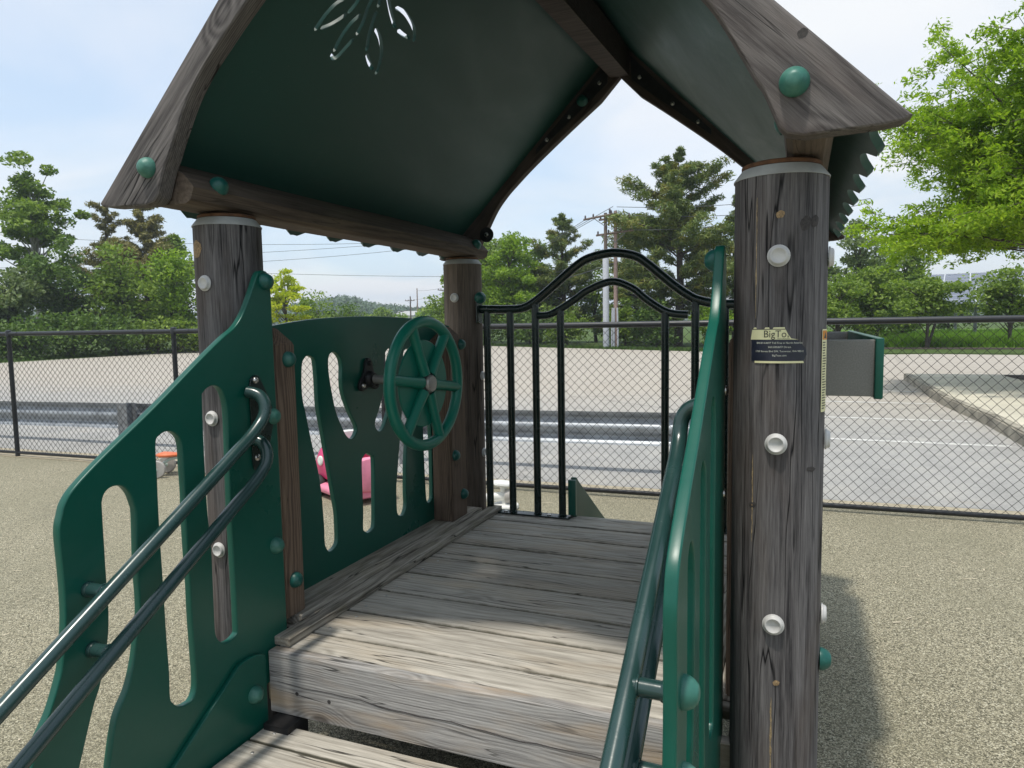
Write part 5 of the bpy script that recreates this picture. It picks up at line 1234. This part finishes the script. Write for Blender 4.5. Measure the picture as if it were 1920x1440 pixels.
for sg in (-1, 1):
    pf = [(.735,1.757),(.722,1.790),(.755,1.826),(.800,1.852),(.865,1.880),(.885,1.850),(.880,1.757),(.865,1.747),(.755,1.747)]
    if sg > 0: pf = [(.812,1.757),(.806,1.785),(.812,1.820),(.835,1.850),(.885,1.868),(.905,1.845),(.900,1.757),(.885,1.747),(.825,1.747)]
    lb('eave_beam', [(XC+sg*a, b) for a, b in pf], 1.534, 3.550, M['beam'], lambda y: .0015*math.sin(y*5))
    for y in (1.64,3.42): dome((XC+sg*(.736 if sg < 0 else .816),y,1.809), (-sg*.74,0,.5), PS, 'dome', 1.1)
rid = lb('ridge_beam', [(-.890,0.0),(-.893,.13),(-.795,.13),(-.798,0.0)], 1.534, 3.551, M['rafter_in'], lambda y: 2.600-.055*(3.6-y)-0.0)
rid2 = None
# gusset plates where the rear rafters meet the ridge
for sg in (-1, 1):
    g_ = [(sg*.055,2.69),(sg*.06,2.575),(sg*.20,2.46),(sg*.44,2.27),(sg*.44,2.295),(sg*.20,2.535)]
    g_ = [(XC+a, b) for a, b in g_]
    pg = adopt(plate('gusset_plate', g_ if sg < 0 else g_[::-1], [], .003, .0005, M_xz(3.5495), M['darkplate'], None, 40))
    for dx_, z_ in ((.10,2.58),(.26,2.435),(.38,2.335)): sub(lathe('bolt', [(.010,0),(.010,.003),(.007,.006),(0,.007)], M['steel'], None, (XC+sg*dx_,3.5475,z_), (0,-1,0), 12), pg)
wz = adopt(lathe('washer', [(.040,0),(.040,.003),(.018,.004)], M['darkplate'], None, (-1.575,3.5505,1.875), (0,-1,0), 26))
sub(lathe('bolt', [(.012,.003),(.012,.006),(.008,.011),(0,.012)], M['steel'], None, (-1.575,3.5505,1.875), (0,-1,0), 14), wz)
dome((-1.03,3.53,2.50), (.2,-1,.1), PS, 'dome', 1.1)

# ------------------------------------------------------------------ toys left on the surface
def capsule_loft(sections, n=18):
    """sections: (y, z0, z1, halfwidth, roundness) lofted along y"""
    bm = bmesh.new(); rows = []
    for (y, z0, z1, hw, e) in sections:
        row = []
        for k in range(n):
            a = 6.2832*k/n; c, s_ = math.cos(a), math.sin(a)
            row.append(bm.verts.new((hw*math.copysign(abs(c)**e, c), y, (z0+z1)/2+(z1-z0)/2*math.copysign(abs(s_)**e, s_))))
        rows.append(row)
    for A, B in zip(rows[:-1], rows[1:]):
        for k in range(n): bm.faces.new((A[k],A[(k+1)%n],B[(k+1)%n],B[k]))
    bm.faces.new(rows[0][::-1]); bm.faces.new(rows[-1]); return bm
ride = empty('ride_on_car', (-3.42, 4.86, 0.0), math.radians(62)); tag(ride, 'pink plastic ride-on car with a round white button, behind the slotted panel', 'toy car')
bm_obj('body_rim', capsule_loft([(-.36,.05,.10,.12,.6),(-.33,.035,.115,.20,.55),(-.1,.03,.12,.235,.5),(.15,.03,.12,.235,.5),(.33,.035,.115,.20,.55),(.37,.05,.10,.12,.6)]), M['pink_l'], ride, 60)
bm_obj('front_body', capsule_loft([(.02,.11,.42,.20,.6),(.08,.11,.45,.205,.55),(.20,.11,.42,.20,.55),(.30,.11,.32,.18,.6),(.35,.11,.22,.13,.7)]), M['pink'], ride, 60)
bm_obj('seat_tub', capsule_loft([(-.34,.11,.27,.15,.6),(-.30,.11,.31,.19,.55),(-.14,.11,.31,.20,.55),(-.06,.11,.20,.19,.55),(.04,.11,.18,.18,.6)]), M['pink_l'], ride, 60)
bm_obj('foot_well', capsule_loft([(-.05,.15,.36,.207,.5),(.03,.15,.36,.208,.5)]), M['pink_d'], ride, 60)
for (x, y) in ((-.19,.20),(.19,.20),(-.19,-.23),(.19,-.23)):
    w_ = lathe('wheel', [(.02,-.03),(.078,-.03),(.085,-.02),(.085,.02),(.078,.03),(.02,.03)], M['tyre'], ride, (x,y,.086), (1,0,0), 20)
lathe('button', [(.040,0),(.040,.006),(.032,.012),(.012,.012),(0,.008)], M['white_p'], ride, (-.207,.13,.30), (-1,-.1,.1), 20)
lathe('button', [(.040,0),(.040,.006),(.032,.012),(.012,.012),(0,.008)], M['white_p'], ride, (.207,.13,.30), (1,-.1,.1), 20)
bm_obj('windscreen', capsule_loft([(.10,.43,.52,.14,.6),(.13,.42,.53,.15,.6),(.19,.40,.47,.12,.6)]), M['white_p'], ride, 60)
tube('steering_bar', [(-.10,.02,.44),(0,-.02,.47),(.10,.02,.44)], .011, M['tyre'], ride, 8)
bm_obj('rear_shell', capsule_loft([(-.40,.12,.28,.14,.55),(-.385,.10,.36,.16,.55),(-.34,.10,.37,.16,.5)]), M['pink_l'], ride, 60)

tri_ = empty('tricycle', (-5.50, 5.02, 0.0), math.radians(28)); tag(tri_, 'child tricycle with orange seat, mint frame and pale grey wheels, seen through a slot', 'tricycle')
def twheel(x, y, r_, w_):
    o = lathe('wheel', [(r_*.25,-w_*.6),(r_*.9,-w_*.5),(r_,-w_*.2),(r_,w_*.2),(r_*.9,w_*.5),(r_*.25,w_*.6)], M['grey_tyre'], tri_, (x,y,r_), (0,1,0), 26)
    h_ = lathe('hub', [(r_*.22,-w_*.8),(r_*.22,w_*.8),(0,w_*.85)], M['mint'], tri_, (x,y,r_), (0,1,0), 14)
twheel(-.16,-.13,.085,.035); twheel(-.16,.13,.085,.035); twheel(.22,0,.095,.038)
tube('frame', catmull([(-.16,0,.10),(-.08,0,.16),(.05,0,.18),(.17,0,.26)],4), .016, M['mint'], tri_, 10)
tube('frame', [(-.16,-.13,.085),(-.16,.13,.085)], .010, M['mint'], tri_, 8)
tube('fork', [(.22,.0,.095),(.215,.03,.16),(.18,.0,.27),(.16,0,.34)], .012, M['mint'], tri_, 8)
tube('handlebar', catmull([(.13,-.15,.345),(.155,-.08,.35),(.16,0,.345),(.155,.08,.35),(.13,.15,.345)],4), .010, M['mint'], tri_, 8)
for y in (-.13,.13): tube('grip', [(.142,y-.025*math.copysign(1,y),.347),(.128,y+.03*math.copysign(1,y),.345)], .016, M['coral'], tri_, 10)
bm_obj('seat', capsule_loft([(-.19,.19,.215,.05,.7),(-.15,.18,.225,.085,.6),(-.08,.18,.22,.08,.6),(.0,.185,.215,.045,.7),(.04,.19,.21,.025,.8)]), M['orange'], tri_, 60)
for c in tri_.children:
    if c.name.startswith('seat'): c.rotation_euler = (0,0,math.radians(-90)); c.location = (.0,0,.0)

wt_ = empty('white_toy', (-2.10, 4.86, 0.0), math.radians(15)); tag(wt_, 'white plastic toy stand with round discs and a tube, behind the first gate bars', 'toy')
lathe('base_disc', [(.10,0),(.105,.012),(.10,.028),(.03,.034)], M['white_p'], wt_, (.05,0,.004), (0,0,1), 28)
lathe('top_disc', [(.075,0),(.08,.010),(.075,.022),(0,.026)], M['white_p'], wt_, (.03,.02,.175), (0.1,0,1), 28)
tube('column', [(.05,0,.03),(.045,.01,.10),(.03,.02,.178)], .026, M['white_p'], wt_, 14)
tube('arm', [(-.30,-.02,.075),(-.1,-.01,.08),(.05,0,.095)], .034, M['white_p'], wt_, 16)
lathe('end_knob', [(.0,-.05),(.035,-.045),(.05,-.02),(.05,.02),(.035,.045),(0,.05)], M['white_p'], wt_, (-.32,-.02,.07), (1,0,0), 20)
lathe('collar', [(.052,-.018),(.055,0),(.052,.018)], M['grey_tyre'], wt_, (.07,0,.095), (1,0,0), 20)

# thin summer haze that pales the distant hillside
hz = bpy.data.materials.new('haze_air'); hz.use_nodes = True; hz.node_tree.nodes.clear(); _s = NT(hz)
pv = _s.n('ShaderNodeVolumePrincipled'); pv.inputs['Color'].default_value = (0.80,0.88,1.0,1); pv.inputs['Density'].default_value = 0.0008; pv.inputs['Anisotropy'].default_value = 0.2
_o = _s.n('ShaderNodeOutputMaterial'); _s.l(pv.outputs[0], _o.inputs['Volume'])
bm = bmesh.new(); bx(bm, -640, 640, -60, 640, -1.9, 34)
o = bm_obj('haze', bm, hz, None, None); o['kind'] = 'stuff'
